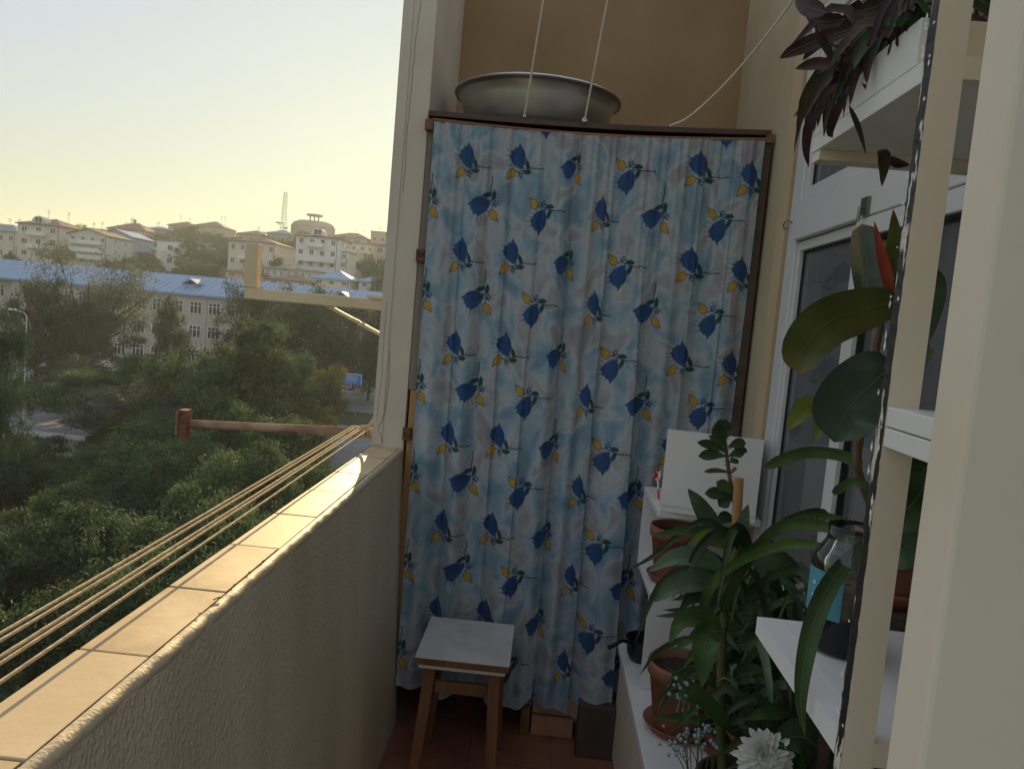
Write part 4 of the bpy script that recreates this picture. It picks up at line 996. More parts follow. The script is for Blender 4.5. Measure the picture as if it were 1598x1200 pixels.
# black pan on the cabinet
kp = (.43, 2.66, .441); pn = empty('black_saucepan', kp, 'small black pan with a curved handle on the far left corner of the low cabinet', 'pan')
MB().lathe([(.01, 0), (.045, 0), (.056, .02), (.062, .075), (.065, .078), (.062, .08), (.052, .02), (.01, .006)], kp, 28).build('pan_body', M['black'], pn, smooth=True)
MB().tube(bez([(.372, 2.63, .510), (.345, 2.61, .520), (.318, 2.60, .505), (.300, 2.59, .500)], 10), [.006]*4+[.008]*6, 8).build('handle', M['black'], pn, smooth=True)
# little red ribbon rose and orange bead between curtain and white box
rf = empty('red_white_ribbon', P(1025, 745, 2.6), 'small red and white ribbon rosette beside the white box', 'ribbon')
for k_ in range(6):
    a0 = k_*1.05; c_ = P(1026, 742, 2.6)
    MB().tube([(c_[0], 2.6, c_[2]), (c_[0]+.016*math.cos(a0), 2.6+.008*math.sin(a0*2), c_[2]+.024*math.sin(a0)), (c_[0]+.005*math.cos(a0+.8), 2.6, c_[2]+.010*math.sin(a0+.8))], .0055, 6).build('ribbon_loop', M['redplastic'], rf, smooth=True)
MB().tube([P(1026, 742, 2.6), P(1028, 775, 2.6), (P(1028, 775, 2.6)[0], 2.6, 1.033)], .004, 6).build('ribbon_tail', M['redplastic'], rf)

# ------------------------------------------------------------------ pots
def pot(name, c, r, h, label, m='terracotta', saucer=True, soil=True, cat='flowerpot', group='terracotta flowerpots'):
    o = empty(name, c, label, cat, group); z0 = .012 if saucer else 0
    pr = [(.01, z0), (r*.68, z0), (r*.70, z0+.004), (r*.93, h*.80), (r*.935, h*.80), (r*1.0, h*.82), (r*1.02, h*.97), (r*1.0, h), (r*.93, h), (r*.90, h*.82), (r*.62, z0+.01), (.01, z0+.01)]
    MB().lathe(pr, c, 40).build('pot_body', M[m], o, smooth=True, loc=c)
    if saucer: MB().lathe([(.01, .001), (r*.80, .001), (r*.96, .022), (r*1.0, .026), (r*.97, .028), (r*.80, .011), (.01, .009)], c, 40).build('saucer', M[m], o, smooth=True, loc=c)
    if soil: MB().lathe([(r*.915, h*.86), (r*.5, h*.89), (.005, h*.90)], c, 24).build('soil', M['soil'], o, smooth=True, loc=c)
    return o
p1 = pot('flowerpot', (.487, 2.56, .766), .090, .19, 'terracotta pot tucked under the white box on the middle shelf board')
p2 = pot('flowerpot', (.478, 2.20, .441), .102, .205, 'empty-looking terracotta pot with saucer on the low white cabinet')
p3 = pot('flowerpot', (.53, 1.72, .441), .10, .15, 'dark pot holding the tall strap leaved plant', 'darkbox', False, group=None)
p4 = pot('glazed_pot', (.395, 1.585, .441), .062, .17, 'pale turquoise glazed bowl at the bottom edge below the berry sprays', 'turq', False, group=None)
ps = empty('plant_stand', (.64, 1.36, 0), 'narrow stand half hidden by leaves carrying the rubber plant pot', 'plant stand')
B(.57, .715, 1.28, 1.44, 1.14, 1.16).build('top_board', M['darkwood'], ps)
for x_ in (.575, .69):
    for y_ in (1.285, 1.415): B(x_, x_+.02, y_, y_+.02, .4405, 1.1395).build('leg', M['darkwood'], ps)
p5 = pot('flowerpot', (.64, 1.365, 1.161), .066, .125, 'terracotta pot of the rubber plant behind the black edged post')
p6 = pot('flowerpot', (.60, 2.12, .441), .085, .30, 'tall terracotta pot among the leaves with the spiny plant', group='terracotta flowerpots')

# ------------------------------------------------------------------ leaves
def leaf(pts, w, m, parent, n=12, fold=.25, prof='lance', name='leaf', face=None, curl=0, rib=True):
    """blade along pts (world), w = full width in metres"""
    c = [Vector(p) for p in bez(pts, n)]; me = MB(); V = []; F_ = []
    fv = Vector(face) if face is not None else None
    for i, p in enumerate(c):
        t = i/(n-1); tg = (c[min(i+1, n-1)]-c[max(i-1, 0)]).normalized()
        look = (Vector(EYE)-p).normalized() if fv is None else fv.normalized()
        side = tg.cross(look)
        if side.length < 1e-3: side = tg.orthogonal()
        side.normalize(); up = side.cross(tg).normalized()
        if prof == 'lance': k_ = math.sin(PI*min(1, t**.75*.985+.015))**.8
        elif prof == 'oval': k_ = math.sqrt(max(0, 1-(2*t-1)**2))**.85+.03
        elif prof == 'strap': k_ = min(1, t*9+.45)*(1-max(0, (t-.75)/.25)**2)+.02
        elif prof == 'obov': k_ = (math.sin(PI*min(1, t**1.5*.97+.02))**.7)
        h = w*.5*k_
        for q, s_ in ((-1, 1), (-.5, .45), (0, 0), (.5, .45), (1, 1)):
            V.append(p+side*(h*q)+up*(h*fold*s_)+up*(curl*h*q))
        
    for i in range(n-1):
        for q in range(4): a_ = i*5+q; F_.append((a_, a_+1, a_+6, a_+5))
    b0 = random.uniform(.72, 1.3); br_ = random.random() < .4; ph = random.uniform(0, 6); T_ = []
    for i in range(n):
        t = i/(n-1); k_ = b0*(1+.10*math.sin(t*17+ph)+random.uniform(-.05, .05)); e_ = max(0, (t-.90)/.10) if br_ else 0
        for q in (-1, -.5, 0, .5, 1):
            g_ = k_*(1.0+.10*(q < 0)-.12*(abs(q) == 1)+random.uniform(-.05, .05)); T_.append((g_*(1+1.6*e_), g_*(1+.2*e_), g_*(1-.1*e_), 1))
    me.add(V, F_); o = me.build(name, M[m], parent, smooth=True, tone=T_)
    if rib and w > .018:
        r_ = MB().tube([p+(Vector(EYE)-p).normalized()*.0012 for p in c[:-1]], [max(.0003, w*.02*(1-i/n)) for i in range(n-1)], 5)
        r_ = r_.build('midrib', M['midrib']); r_.parent = o
    return o
def L(parent, pp_, wpx, m, Y, n=12, **k):
    ys_ = Y if hasattr(Y, '__len__') else [Y]*len(pp_)
    pts = [P(x_, y_, q) for (x_, y_), q in zip(pp_, ys_)]
    return leaf(pts, wpx/FPX*(sum(ys_)/len(ys_)), m, parent, n, **k)

# --- rubber plant
rb = empty('rubber_plant', (.60, 1.365, 1.30), 'rubber plant with big glossy leaves and a red leaf sheath behind the shelf post', 'plant')
MB().tube(bez([(.635, 1.365, 1.27), P(1340, 740, 1.33), P(1350, 640, 1.30), P(1372, 520, 1.27), P(1390, 430, 1.25), P(1392, 350, 1.24)], 24), [.008-.004*i/23 for i in range(24)], 8).build('stem', M['brownstem'], rb, smooth=True)
L(rb, [(1405, 470), (1350, 482), (1290, 505), (1255, 545), (1250, 582)], 72, 'rubber2', [1.22, 1.20, 1.17, 1.14, 1.12], 18, prof='oval', fold=.22)
L(rb, [(1395, 570), (1360, 600), (1322, 640), (1302, 690)], 104, 'rubber', [1.22, 1.16, 1.10, 1.06], 18, prof='oval', fold=.28)
L(rb, [(1412, 560), (1425, 510), (1442, 450), (1438, 415)], 62, 'rubber', [1.24, 1.24, 1.22, 1.2], 16, prof='oval', fold=.2)
L(rb, [(1386, 470), (1392, 420), (1396, 370), (1394, 326)], 26, 'rubber2', [1.24, 1.22, 1.2, 1.18], 14, fold=.4)
L(rb, [(1350, 470), (1355, 430), (1352, 390), (1345, 350)], 46, 'rubber', [1.30, 1.32, 1.34, 1.36], 14, prof='oval', fold=.3)
L(rb, [(1390, 468), (1384, 430), (1374, 390), (1364, 344)], 17, 'sheath', [1.24, 1.22, 1.21, 1.2], 14, fold=.5, name='bud_sheath', rib=False)
L(rb, [(1425, 500), (1435, 525), (1452, 548)], 16, 'sheath', 1.26, 10, fold=.5, name='bud_sheath', rib=False)
L(rb, [(1405, 760), (1440, 735), (1475, 690)], 90, 'rubber', [1.25, 1.2, 1.15], 14, prof='oval', fold=.3)
L(rb, [(1380, 800), (1420, 790), (1455, 735)], 80, 'leafd', [1.25, 1.2, 1.15], 14, prof='oval', fold=.3)
L(rb, [(1385, 860), (1415, 855), (1450, 830)], 60, 'leafg', [1.22, 1.18, 1.1], 14, prof='lance', fold=.3)
L(rb, [(1400, 590), (1430, 560), (1462, 545)], 40, 'leafg', [1.22, 1.18, 1.15], 12)
L(rb, [(1290, 645), (1262, 632), (1242, 652), (1228, 672)], 32, 'leafy', [1.42, 1.42, 1.40, 1.38], 12, fold=.3)
L(rb, [(1290, 648), (1280, 660), (1272, 690)], 22, 'leafy', [1.42, 1.42, 1.40], 12, fold=.3)
MB().tube(bez([P(1345, 700, 1.33), P(1310, 650, 1.38), P(1290, 645, 1.42)], 10), .0025, 6).build('petiole', M['stem'], rb)
L(rb, [(1345, 725), (1310, 710), (1260, 706), (1220, 718), (1188, 733)], 18, 'leaf', [1.33, 1.36, 1.38, 1.38, 1.38], 16, prof='strap', fold=.3)
L(rb, [(1300, 770), (1330, 752), (1360, 765), (1372, 790)], 14, 'leaf', [1.33, 1.3, 1.28, 1.28], 12, prof='strap', fold=.3)

# --- purple plant in its white planter on the upper shelf
pl = empty('white_planter_tray', (.50, .97, 1.895), 'long white planter tray on the upper shelf holding the purple leaved plant', 'planter')
B(.352, .362, .842, 1.150, 1.8965, 1.945).build('front_side', M['white'], pl, bevel=.001)
B(.3625, .68, .842, .852, 1.8965, 1.945).build('near_end', M['cream'], pl, bevel=.001)
B(.3625, .68, 1.140, 1.150, 1.8965, 1.945).build('far_end', M['white'], pl, bevel=.001)
B(.67, .68, .8525, 1.1395, 1.8965, 1.945).build('rear_side', M['white'], pl)
B(.3625, .6695, .8525, 1.1395, 1.8965, 1.925).build('soil', M['soil'], pl)
pu = empty('purple_plant', (.48, 1.0, 1.926), 'sprawling plant with long dark purple leaves drooping over the upper shelf edge', 'plant')
pm = ['purple', 'purple', 'purpleg', 'purple']
spec = [([(1330, 45), (1280, 62), (1240, 78), (1216, 92)], 24), ([(1300, 55), (1275, 70), (1252, 95)], 16), ([(1290, 110), (1262, 140), (1250, 180), (1243, 216)], 14),
        ([(1290, 165), (1265, 190), (1258, 230), (1262, 262)], 15), ([(1320, 150), (1305, 175), (1295, 205), (1300, 215)], 14), ([(1325, 165), (1340, 200), (1352, 243)], 8),
        ([(1370, 236), (1380, 248), (1376, 292)], 19), ([(1385, 245), (1400, 255), (1420, 258)], 14), ([(1290, 20), (1262, 12), (1240, 2)], 26), ([(1320, 30), (1285, 35), (1258, 28)], 24),
        ([(1272, 45), (1290, 75), (1312, 115)], 12), ([(1300, 100), (1270, 100), (1240, 108)], 18), ([(1335, 60), (1350, 100), (1330, 130)], 26), ([(1370, 40), (1345, 75), (1310, 100)], 24),
        ([(1400, 20), (1400, 60), (1370, 95)], 22), ([(1420, 30), (1385, 60), (1340, 80)], 26), ([(1430, 60), (1400, 85), (1350, 105)], 20), ([(1340, 0), (1330, 30), (1300, 50)], 30),
        ([(1400, -20), (1370, 10), (1330, 20)], 30), ([(1430, 0), (1410, 40), (1420, 80)], 24), ([(1310, 130), (1285, 150), (1275, 200)], 12), ([(1345, 130), (1370, 155), (1378, 178)], 9),
        ([(1345, 125), (1320, 140), (1308, 160)], 12), ([(1470, 20), (1500, 40), (1530, 60)], 40), ([(1470, 60), (1495, 62), (1530, 50)], 26), ([(1480, 0), (1500, 8), (1525, 4)], 26)]
for i, (pp_, w_) in enumerate(spec):
    y0 = .93+.10*((i*7) % 5)/5; L(pu, pp_, w_, pm[i % 4], [y0+.02*j for j in range(len(pp_))], 10, fold=.3)
rg = np.random.default_rng(5)
for i in range(100):
    o_ = np.array([.37+rg.uniform(0, .26), .86+rg.uniform(0, .26), 1.93+rg.uniform(0, .04)])
    an = rg.uniform(0, 2*PI); ln = rg.uniform(.07, .15); upz = rg.uniform(.2, 1.1); dx = math.cos(an)*ln*.8-.02; dy = math.sin(an)*ln*.6
    drop = rg.uniform(-.02, .08)
    pts = [o_, o_+np.array([dx*.5, dy*.5, ln*upz*.6]), o_+np.array([dx, dy, ln*upz*.8-drop])]
    if o_[0] < .44 and i % 2: pts = [o_, o_+np.array([-.035, dy*.4, .03]), o_+np.array([-.06, dy*.7, .0]), o_+np.array([-.07, dy, -rg.uniform(.0, .05)])]
    leaf(pts, rg.uniform(.009, .019), ['purple', 'purpleg', 'purple', 'leafd'][i % 4], pu, 8, fold=.35, face=(rg.normal()*.4-.5, -1, .5), rib=False)
for i in range(70):      # leaves hanging over the tray's front
    y0 = rg.uniform(.86, 1.15); o_ = np.array([.375, y0, 1.945]); out = rg.uniform(.01, .045); dn = rg.uniform(.01, .07) if y0 > .97 else rg.uniform(-.03, .015); dy = rg.normal()*.03
    leaf([o_, o_+np.array([-out*.7, dy*.4, .02+rg.uniform(0, .03)]), o_+np.array([-out, dy*.8, -dn*.4]), o_+np.array([-out*1.05, dy, -dn])], rg.uniform(.006, .014), ['purple', 'purple', 'purpleg', 'purple', 'leafd'][i % 5], pu, 9, fold=.35, face=(rg.normal()*.4-.6, -1, .4), rib=False)
st = MB()
for i in range(9):
    o_ = np.array([.40+rg.uniform(0, .2), .9+rg.uniform(0, .2), 1.93]); st.tube([o_, o_+np.array([-.03, .0, .06]), o_+np.array([-.08, .01, .03+rg.uniform(0, .06)])], .0035, 6)
tag(st.build('stems', M['brownstem'], pu, smooth=True), kind='stuff')

# --- main strap leaved plant
mp_ = empty('strap_leaved_plant', (.53, 1.72, .59), 'plant with thick green stem and long pointed leaves before the terracotta pots', 'plant')
MB().tube(bez([(.50, 1.70, .56), P(1128, 1195, 1.70), P(1124, 1120, 1.70), P(1126, 1040, 1.70), P(1130, 960, 1.70), P(1142, 880, 1.70), P(1160, 835, 1.70)], 30), [.0125-.0055*i/29 for i in range(30)], 10).build('stem', M['stem'], mp_, smooth=True)
for (pp_, w_, m_, y_) in [
  ([(1140, 860), (1112, 820), (1090, 785), (1073, 762)], 30, 'leafg', 1.75), ([(1135, 850), (1080, 828), (1013, 836)], 17, 'leaf', 1.72),
  ([(1140, 850), (1105, 838), (1066, 858)], 27, 'leafy', 1.68), ([(1128, 885), (1090, 868), (1050, 870), (1012, 892)], 32, 'leafg', 1.66),
  ([(1122, 912), (1085, 905), (1050, 915), (1020, 940)], 36, 'leafg', 1.64), ([(1125, 975), (1092, 960), (1062, 970), (1044, 1006)], 30, 'leaf', 1.62),
  ([(1128, 985), (1105, 990), (1098, 1030), (1096, 1072)], 42, 'leaf', 1.62), ([(1140, 1140), (1112, 1105), (1075, 1070), (1040, 1040)], 26, 'leaf', 1.60),
  ([(1150, 868), (1185, 866), (1225, 880), (1258, 906)], 40, 'leafd', 1.70), ([(1158, 850), (1160, 815), (1168, 786)], 20, 'leafg', 1.74),
  ([(1232, 1112), (1195, 1112), (1158, 1122)], 22, 'leaf', 1.50), ([(1300, 1195), (1255, 1150), (1195, 1160)], 64, 'leafd', 1.45),
  ([(1150, 960), (1180, 955), (1215, 975)], 28, 'leafd', 1.70), ([(1150, 1000), (1190, 1010), (1235, 1040)], 34, 'leafd', 1.72),
  ([(1145, 1060), (1175, 1050), (1220, 1080)], 32, 'leafd', 1.72), ([(1200, 1180), (1190, 1130), (1215, 1085)], 30, 'leafd', 1.65),
  ([(1150, 1180), (1170, 1140), (1180, 1100)], 26, 'leafd', 1.68), ([(1120, 930), (1085, 930), (1060, 950)], 22, 'leafd', 1.74),
  ([(1140, 920), (1170, 925), (1195, 905)], 26, 'leafd', 1.78), ([(1135, 890), (1110, 870), (1075, 850)], 20, 'leafd', 1.78)]:
    L(mp_, pp_, w_, m_, [y_, y_-.03, y_-.05, y_-.06][:len(pp_)], 14, fold=.28)
rg = np.random.default_rng(77)
for i in range(26):
    t_ = rg.uniform(.15, .95); b_ = np.array([.50+.0*t_, 1.72, .62+.62*t_]); a_ = rg.uniform(0, 2*PI); l_ = rg.uniform(.16, .32)
    dx_, dy_ = math.cos(a_)*l_, math.sin(a_)*l_*.7
    if b_[0]+dx_ > .70: dx_ = .18
    p1_ = b_+np.array([dx_*.4, dy_*.4, l_*rg.uniform(.2, .5)]); p2_ = b_+np.array([dx_*.8, dy_*.8, l_*rg.uniform(.1, .35)]); p3_ = b_+np.array([dx_, dy_, -l_*rg.uniform(0, .35)])
    leaf([b_, p1_, p2_, p3_], rg.uniform(.012, .024), ['leafd', 'leaf', 'leafd', 'leafg'][i % 4], mp_, 14, fold=.3, rib=(i % 2 == 0))
# curled pale tendril and roots
MB().tube(bez([P(1120, 1062, 1.66), P(1132, 1058, 1.65), P(1146, 1066, 1.64), P(1140, 1052, 1.64)], 12), .0022, 6).build('tendril', M['midrib'], mp_)
MB().tube(bez([P(1126, 1025, 1.67), P(1112, 1035, 1.66), P(1106, 1050, 1.66)], 8), .0016, 6).build('tendril', M['midrib'], mp_)
# --- trailing cactus with flat arching stems
ep = empty('arching_cactus', (.50, 1.45, .59), 'trailing plant with long flat arching notched stems, one hanging in front of the lower shelf', 'plant')
def arch(pp_, ys_, w_, m_='leaf', notch=True):
    pts = bez([P(x_, y_, q) for (x_, y_), q in zip(pp_, ys_)], 36); o = leaf(pts, w_, m_, ep, 40, fold=.35, prof='strap' if notch else 'lance', name='flat_stem', rib=True)
    if not notch: return o
    sp = MB()
    for i in range(4, 34):
        p = Vector(pts[i]); t_ = (Vector(pts[min(i+1, 35)])-Vector(pts[i-1])).normalized(); s_ = t_.cross((Vector(EYE)-p).normalized()).normalized()
        for sg in (1, -1):
            b_ = p+s_*sg*w_*.46; sp.add([b_-t_*.0022, b_+t_*.0022, b_+s_*sg*.0045], [(0, 1, 2)])
    s2 = sp.build('notches', M['midrib']); s2.parent = o; s2['kind'] = 'stuff'
    return o
arch([(1093, 965), (1105, 925), (1135, 888), (1185, 862), (1250, 848), (1340, 872)], [1.62, 1.60, 1.55, 1.45, 1.32, 1.18], .018)
arch([(1128, 955), (1140, 920), (1170, 870), (1215, 824), (1280, 820), (1345, 842)], [1.66, 1.62, 1.5, 1.38, 1.25, 1.12], .020)
arch([(1346, 846), (1318, 880), (1288, 925), (1266, 985), (1253, 1050), (1250, 1105), (1256, 1150)], [1.10, 1.02, .95, .92, .90, .89, .89], .024, 'leaf', False)
# --- crown of thorns with small leaves
ct = empty('spiny_small_leaved_plant', (.60, 2.12, .74), 'spiny upright stem with small oval dark leaves in front of the white box', 'plant')
spine = bez([(.60, 2.12, .70), P(1152, 850, 2.1), P(1148, 800, 2.08), P(1138, 740, 2.06), P(1133, 700, 2.06), P(1130, 672, 2.06)], 30)
MB().tube(spine, [.0075-.0035*i/29 for i in range(30)], 8).build('stem', M['brownstem'], ct, smooth=True)
th = MB(); rg = np.random.default_rng(9)
for i in range(90):
    p = spine[int(rg.uniform(8, 29))]; a_ = rg.uniform(0, 2*PI); dv = np.array([math.cos(a_), math.sin(a_)*.6, .2]); th.tube([p, p+dv*.016], [.0012, .0002], 4, False)
tag(th.build('thorns', M['brownstem'], ct), kind='stuff')
for (a_, b_, w_, m_) in [((1137, 706), (1088, 690), 15, 'leafd'), ((1134, 712), (1090, 712), 18, 'leafd'), ((1136, 698), (1164, 692), 17, 'leafd'), ((1137, 712), (1162, 708), 15, 'leafd'), ((1134, 700), (1106, 680), 12, 'leafd'), ((1132, 690), (1112, 668), 22, 'leafd'), ((1132, 684), (1142, 660), 26, 'leafd'), ((1131, 682), (1122, 655), 24, 'leafd'),
                       ((1140, 738), (1098, 736), 8, 'leafd'), ((1141, 740), (1150, 731), 7, 'leafg'), ((1140, 720), (1144, 718), 7, 'leafg'), ((1142, 775), (1100, 770), 20, 'leafd'), ((1143, 772), (1118, 752), 20, 'leaf'), ((1143, 778), (1122, 790), 22, 'leafd'), ((1146, 780), (1158, 768), 14, 'leafd'), ((1146, 800), (1155, 785), 12, 'leafd'), ((1147, 815), (1120, 806), 20, 'leafd'), ((1138, 722), (1153, 722), 9, 'leafd'), ((1146, 700), (1166, 706), 10, 'leafd')]:
    L(ct, [a_, ((a_[0]+b_[0])/2, (a_[1]+b_[1])/2-3), b_], w_, m_, 2.05, 8, prof='obov', fold=.2, rib=False)
tag(MB().tube([P(1148, 850, 2.0), P(1153, 746, 2.0)], [.0125, .0125], 10).build('wooden_stake', M['orangewood'], bevel=.0), 'short brown wooden stake upright among the leaves before the white box', 'stake')
# --- filler greenery between stem and shelf: separate low plants
def bushy(name, c, label, n, ln, w, ms, seed, flowers=0, spread=.16):
    o = empty(name, c, label, 'plant'); rg = np.random.default_rng(seed)
    for i in range(n):
        b_ = np.array(c)+np.array([rg.normal()*.03, rg.normal()*.03, 0]); a_ = rg.uniform(0, 2*PI); l_ = ln*rg.uniform(.6, 1.25); u_ = rg.uniform(.15, 1.0)
        e1 = b_+np.array([math.cos(a_)*l_*.35, math.sin(a_)*l_*.35, l_*u_]); e2 = b_+np.array([math.cos(a_)*l_*.8, math.sin(a_)*l_*.8, l_*u_*(.9-.5*rg.random())])
        for q in (e1, e2): q[0] = min(q[0], .705)
        leaf([b_, e1, e2], w*rg.uniform(.6, 1.3), ms[i % len(ms)], o, 8, fold=.3, face=(-.4+rg.normal()*.4, -1, .7), rib=(i % 3 == 0))
    if flowers:
        for j in range(flowers):
            p = np.array(c)+np.array([rg.normal()*.035, rg.normal()*.02, ln*.95+rg.normal()*.012]); fm = MB()
            for k_ in range(5):
                a_ = k_*1.257; fm.add([p, p+np.array([math.cos(a_-.4)*.005, -.001, math.sin(a_-.4)*.005]), p+np.array([math.cos(a_)*.008, -.002, math.sin(a_)*.008]), p+np.array([math.cos(a_+.4)*.005, -.001, math.sin(a_+.4)*.005])], [(0, 1, 2, 3)])
            fm.build('blossom', M['petal'], o)
    return o
bushy('leafy_pot_plant', (.62, 1.95, .60), 'dark bushy pot plant behind the strap leaves against the window', 60, .28, .030, ['leafd', 'leafd', 'leaf'], 31)
bushy('leafy_pot_plant', (.60, 1.60, .60), 'dark green leafy plant low between the thick stem and the lower shelf', 60, .26, .028, ['leafd', 'leafd', 'leaf'], 32)
bushy('leafy_pot_plant', (.64, 2.25, .72), 'leafy plant filling the corner below the window beside the white box', 50, .26, .028, ['leafd', 'leaf'], 33)
bushy('flowering_pot_plant', (.62, 1.74, .86), 'small leaved plant with a cluster of tiny white blossoms before the window', 60, .22, .018, ['leafd', 'leaf', 'leafd'], 34, 10)
bushy('flowering_pot_plant', (.50, 1.50, .46), 'low plant beside the white flower at the bottom edge', 36, .16, .03, ['leafd', 'leaf'], 35)
pot('flowerpot', (.62, 1.95, .441), .09, .16, 'brown pot hidden under the dark bushy plant', 'terracotta', False)
pot('flowerpot', (.655, 1.72, .441), .055, .42, 'tall dark pot hidden under the small white blossoms', 'darkbox', False, group=None)
pot('flowerpot', (.655, 2.31, .441), .055, .28, 'pot in the corner below the white box', 'terracotta', False)
pot('flowerpot', (.60, 1.56, .441), .06, .15, 'dark pot at the near end of the low cabinet', 'darkbox', False, group=None)

# --- white chrysanthemum
fc = P(1192, 1178, 1.42); ch = empty('white_chrysanthemum', fc, 'large white many petalled flower at the bottom edge below the lower shelf', 'flower')
rg = np.random.default_rng(3)
for ring, (n_, ln, el) in enumerate([(20, .058, -.1), (20, .054, .25), (16, .046, .6), (12, .034, .95), (8, .022, 1.25)]):
    for k_ in range(n_):
        a_ = 2*PI*k_/n_+ring*.2+rg.normal()*.06; l_ = ln*rg.uniform(.85, 1.12)
        ax = np.array([math.cos(a_)*math.cos(el), -math.sin(el)*.75-.1, math.sin(a_)*math.cos(el)+.3*math.sin(el)])
        p0 = np.array(fc); p1 = p0+ax*l_*.6+np.array([0, -.006, .004]); p2 = p0+ax*l_
        leaf([p0, p1, p2], .0125, 'petal', ch, 7, fold=.45, name='petal', rib=False, prof='strap')
MB().tube([fc, P(1200, 1240, 1.46), (.50, 1.50, .5)], .004, 6).build('flower_stem', M['stem'], ch)
# --- berry sprays
bp_ = empty('berry_spray', (.395, 1.585, .60), 'sprays of small grey-blue berries on thin twigs at the bottom, in the turquoise bowl', 'plant')
rg = np.random.default_rng(12)
for k_ in range(13):
    tip = P(rg.uniform(1040, 1120), rg.uniform(1040, 1180), rg.uniform(1.52, 1.64)); b0 = np.array([.395, 1.585, .58]); mid = (tip+b0)/2+np.array([rg.normal()*.012, 0, .02])
    tw_ = MB().tube(bez([b0, mid, tip], 8), .0011, 5).build('twig', M['stem'], bp_)
    for q in range(6):
        c_ = tip+rg.normal(size=3)*np.array([.011, .008, .011]); r_ = .0042*rg.uniform(.8, 1.2)
        b_ = MB().lathe([(r_*math.sin(a_)+1e-5, -r_*math.cos(a_)) for a_ in np.linspace(0, PI, 6)], c_, 8).build('berry', M['berry'], smooth=True); b_.parent = tw_; b_.location = -Vector(bp_.location)*0
# --- turquoise net behind
nt = empty('turquoise_net_wrap', (.47, 1.95, .46), 'turquoise and white crocheted net wrap between the pot and the stem', 'net')
for k_ in range(5):
    MB().tube(bez([P(1052+k_*9, 1054+k_*4, 1.95), P(1062+k_*8, 1080, 1.94), P(1056+k_*9, 1112-k_*2, 1.95)], 7), .0013, 5).build('net_cord', M['turq'], nt)
    MB().tube(bez([P(1050, 1052+k_*9, 1.95), P(1080, 1056+k_*9, 1.94), P(1112, 1066+k_*7, 1.95)], 7), .0010, 5).build('net_cord', M['stem'], nt)

# ------------------------------------------------------------------ NEAR SHELF UNIT
nu_ = empty('white_shelf_rack', (.36, .81, 0), 'tall white shelf rack whose cream post has a chipped black edge', 'shelf rack')
B(.350, .3815, .800, .818, 0, 3.0).build('post', M['creamb'], nu_)
# jagged chipped edge strip
cs = MB(); V = []; Fc = []; nn = 420
rg = np.random.default_rng(2)
for i in range(nn+1):
    z = 3.0*i/nn; j1 = rg.normal()*.0006; j2 = rg.normal()*.0011+.0007*math.sin(z*60)
    V += [(.3494, .8005+j1, z), (.3478+rg.normal()*.0005, .8085, z), (.3494, .8175+j2, z)]
for i in range(nn):
    for q in range(2): a_ = i*3+q; Fc.append((a_, a_+3, a_+4, a_+1))
cs.add(V, Fc).build('chipped_edge', M['chip'], nu_)
fk = MB()
for i in range(45):
    z = rg.uniform(1.1, 2.1); y_ = .8185 if i % 3 else .801; s_ = rg.uniform(.0008, .0045)**1.0*rg.uniform(.5, 1.6)
    fk.add([(.3470, y_, z), (.3472, y_-.003*rg.uniform(.4, 1), z+s_), (.3470, y_, z+s_*2.5), (.3465, y_+.0012, z+s_)], [(0, 1, 2, 3)])
tag(fk.build('paint_flakes', M['white'], nu_), kind='stuff')
B(.3816, .72, .819, 1.145, 1.160, 1.186).build('shelf_board', M['white'], nu_, bevel=.001)
B(.350, .3814, .8185, 1.145, 1.160, 1.186).build('shelf_edge', M['white'], nu_)
B(.3816, .72, .800, .818, 1.160, 1.186).build('shelf_lip', M['cream'], nu_)
B(.350, .72, .8185, 1.150, 1.872, 1.894).build('shelf_board', M['white'], nu_, bevel=.001)
B(.3816, .72, .800, .818, 1.872, 1.894).build('shelf_lip', M['cream'], nu_)
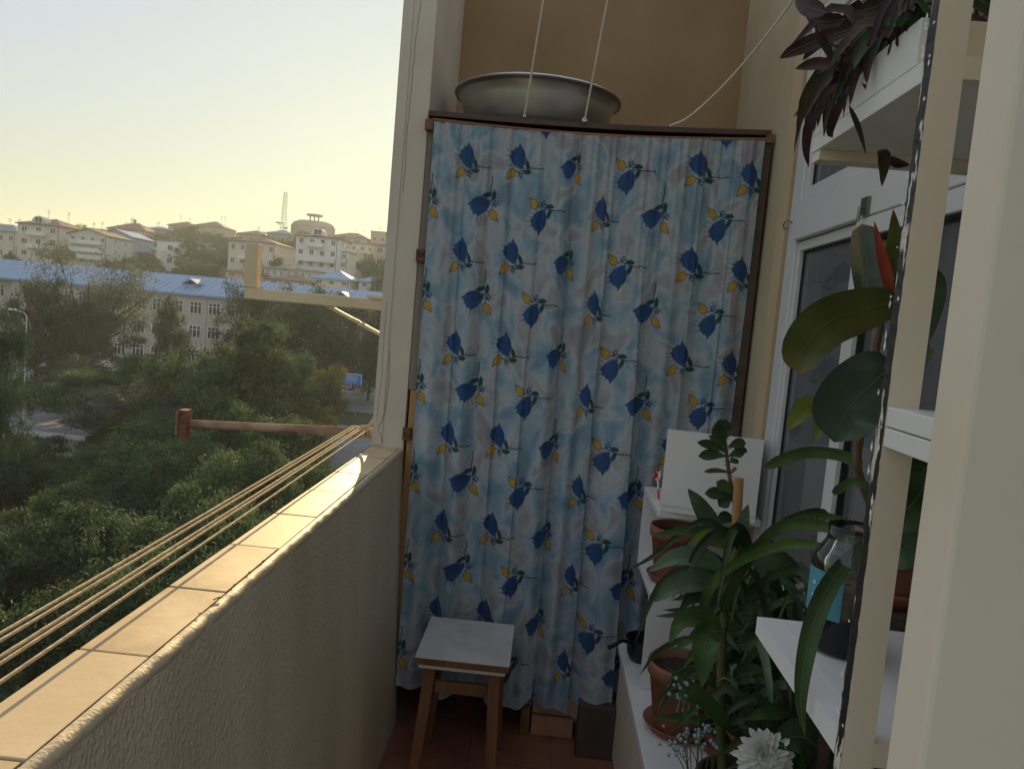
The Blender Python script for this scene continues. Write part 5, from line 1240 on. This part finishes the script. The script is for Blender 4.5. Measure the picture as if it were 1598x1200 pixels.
B(.352, .72, 1.118, 1.149, 1.858, 1.8715).build('batten', M['cream'], nu_)
B(.350, .72, .56, .799, 1.524, 1.544).build('shelf_board', M['white'], nu_, bevel=.001)
B(.350, .72, .56, .799, 1.503, 1.5225).build('shelf_board', M['white'], nu_, bevel=.001)
for y_ in (.801, 1.12): B(.69, .72, y_, y_+.02, 0, 3.0).build('rear_post', M['cream'], nu_)

# jar
jc = (.440, 1.055, 1.187); jr = .050
jar = empty('glass_jar', jc, 'glass jar with blue label and dark brown contents on the lower white shelf', 'jar')
MB().lathe([(.005, .001), (jr*.92, .001), (jr, .010), (jr, .115), (jr*.96, .130), (jr*.72, .148), (jr*.68, .155), (jr*.70, .172), (jr*.66, .172), (jr*.64, .155), (jr*.68, .147), (jr*.92, .129), (jr*.955, .115), (jr*.955, .010), (.005, .006)], jc, 40).build('jar_glass', M['jarglass'], jar, smooth=True, loc=jc)
MB().lathe([(.005, .008), (jr*.94, .011), (jr*.945, .088), (.005, .089)], jc, 36).build('contents', M['syrup'], jar, smooth=True, loc=jc)
lab = MB(); V = []; Fc = []
for i in range(15):
    a_ = math.radians(165+i*5.5); V += [(jc[0]+(jr+.0006)*math.cos(a_), jc[1]+(jr+.0006)*math.sin(a_), jc[2]+z) for z in (.05, .112)]
for i in range(14): Fc.append((i*2, i*2+2, i*2+3, i*2+1))
lab.add(V, Fc).build('label', M['label'], jar, loc=jc)
lt = MB()
for i in range(3):
    for r_ in range(2):
        a_ = math.radians(190+i*12); z = .072+r_*.018; rr = jr+.0012
        lt.add([(jc[0]+rr*math.cos(a_+t_), jc[1]+rr*math.sin(a_+t_), jc[2]+z+zz) for t_, zz in ((0, 0), (.09, 0), (.09, .005), (0, .005))], [(0, 1, 2, 3)])
lt.build('label_print', M['frame'], jar, loc=jc)

# ------------------------------------------------------------------ OPEN DOOR LEAF closest at right
B(.2965, 1.05, .55, .60, 0, 3.0).build('door_leaf', M['cream'], bevel=.004)
tag(bpy.data.objects['door_leaf'], 'plain cream door leaf closest to the camera along the right edge', 'door')
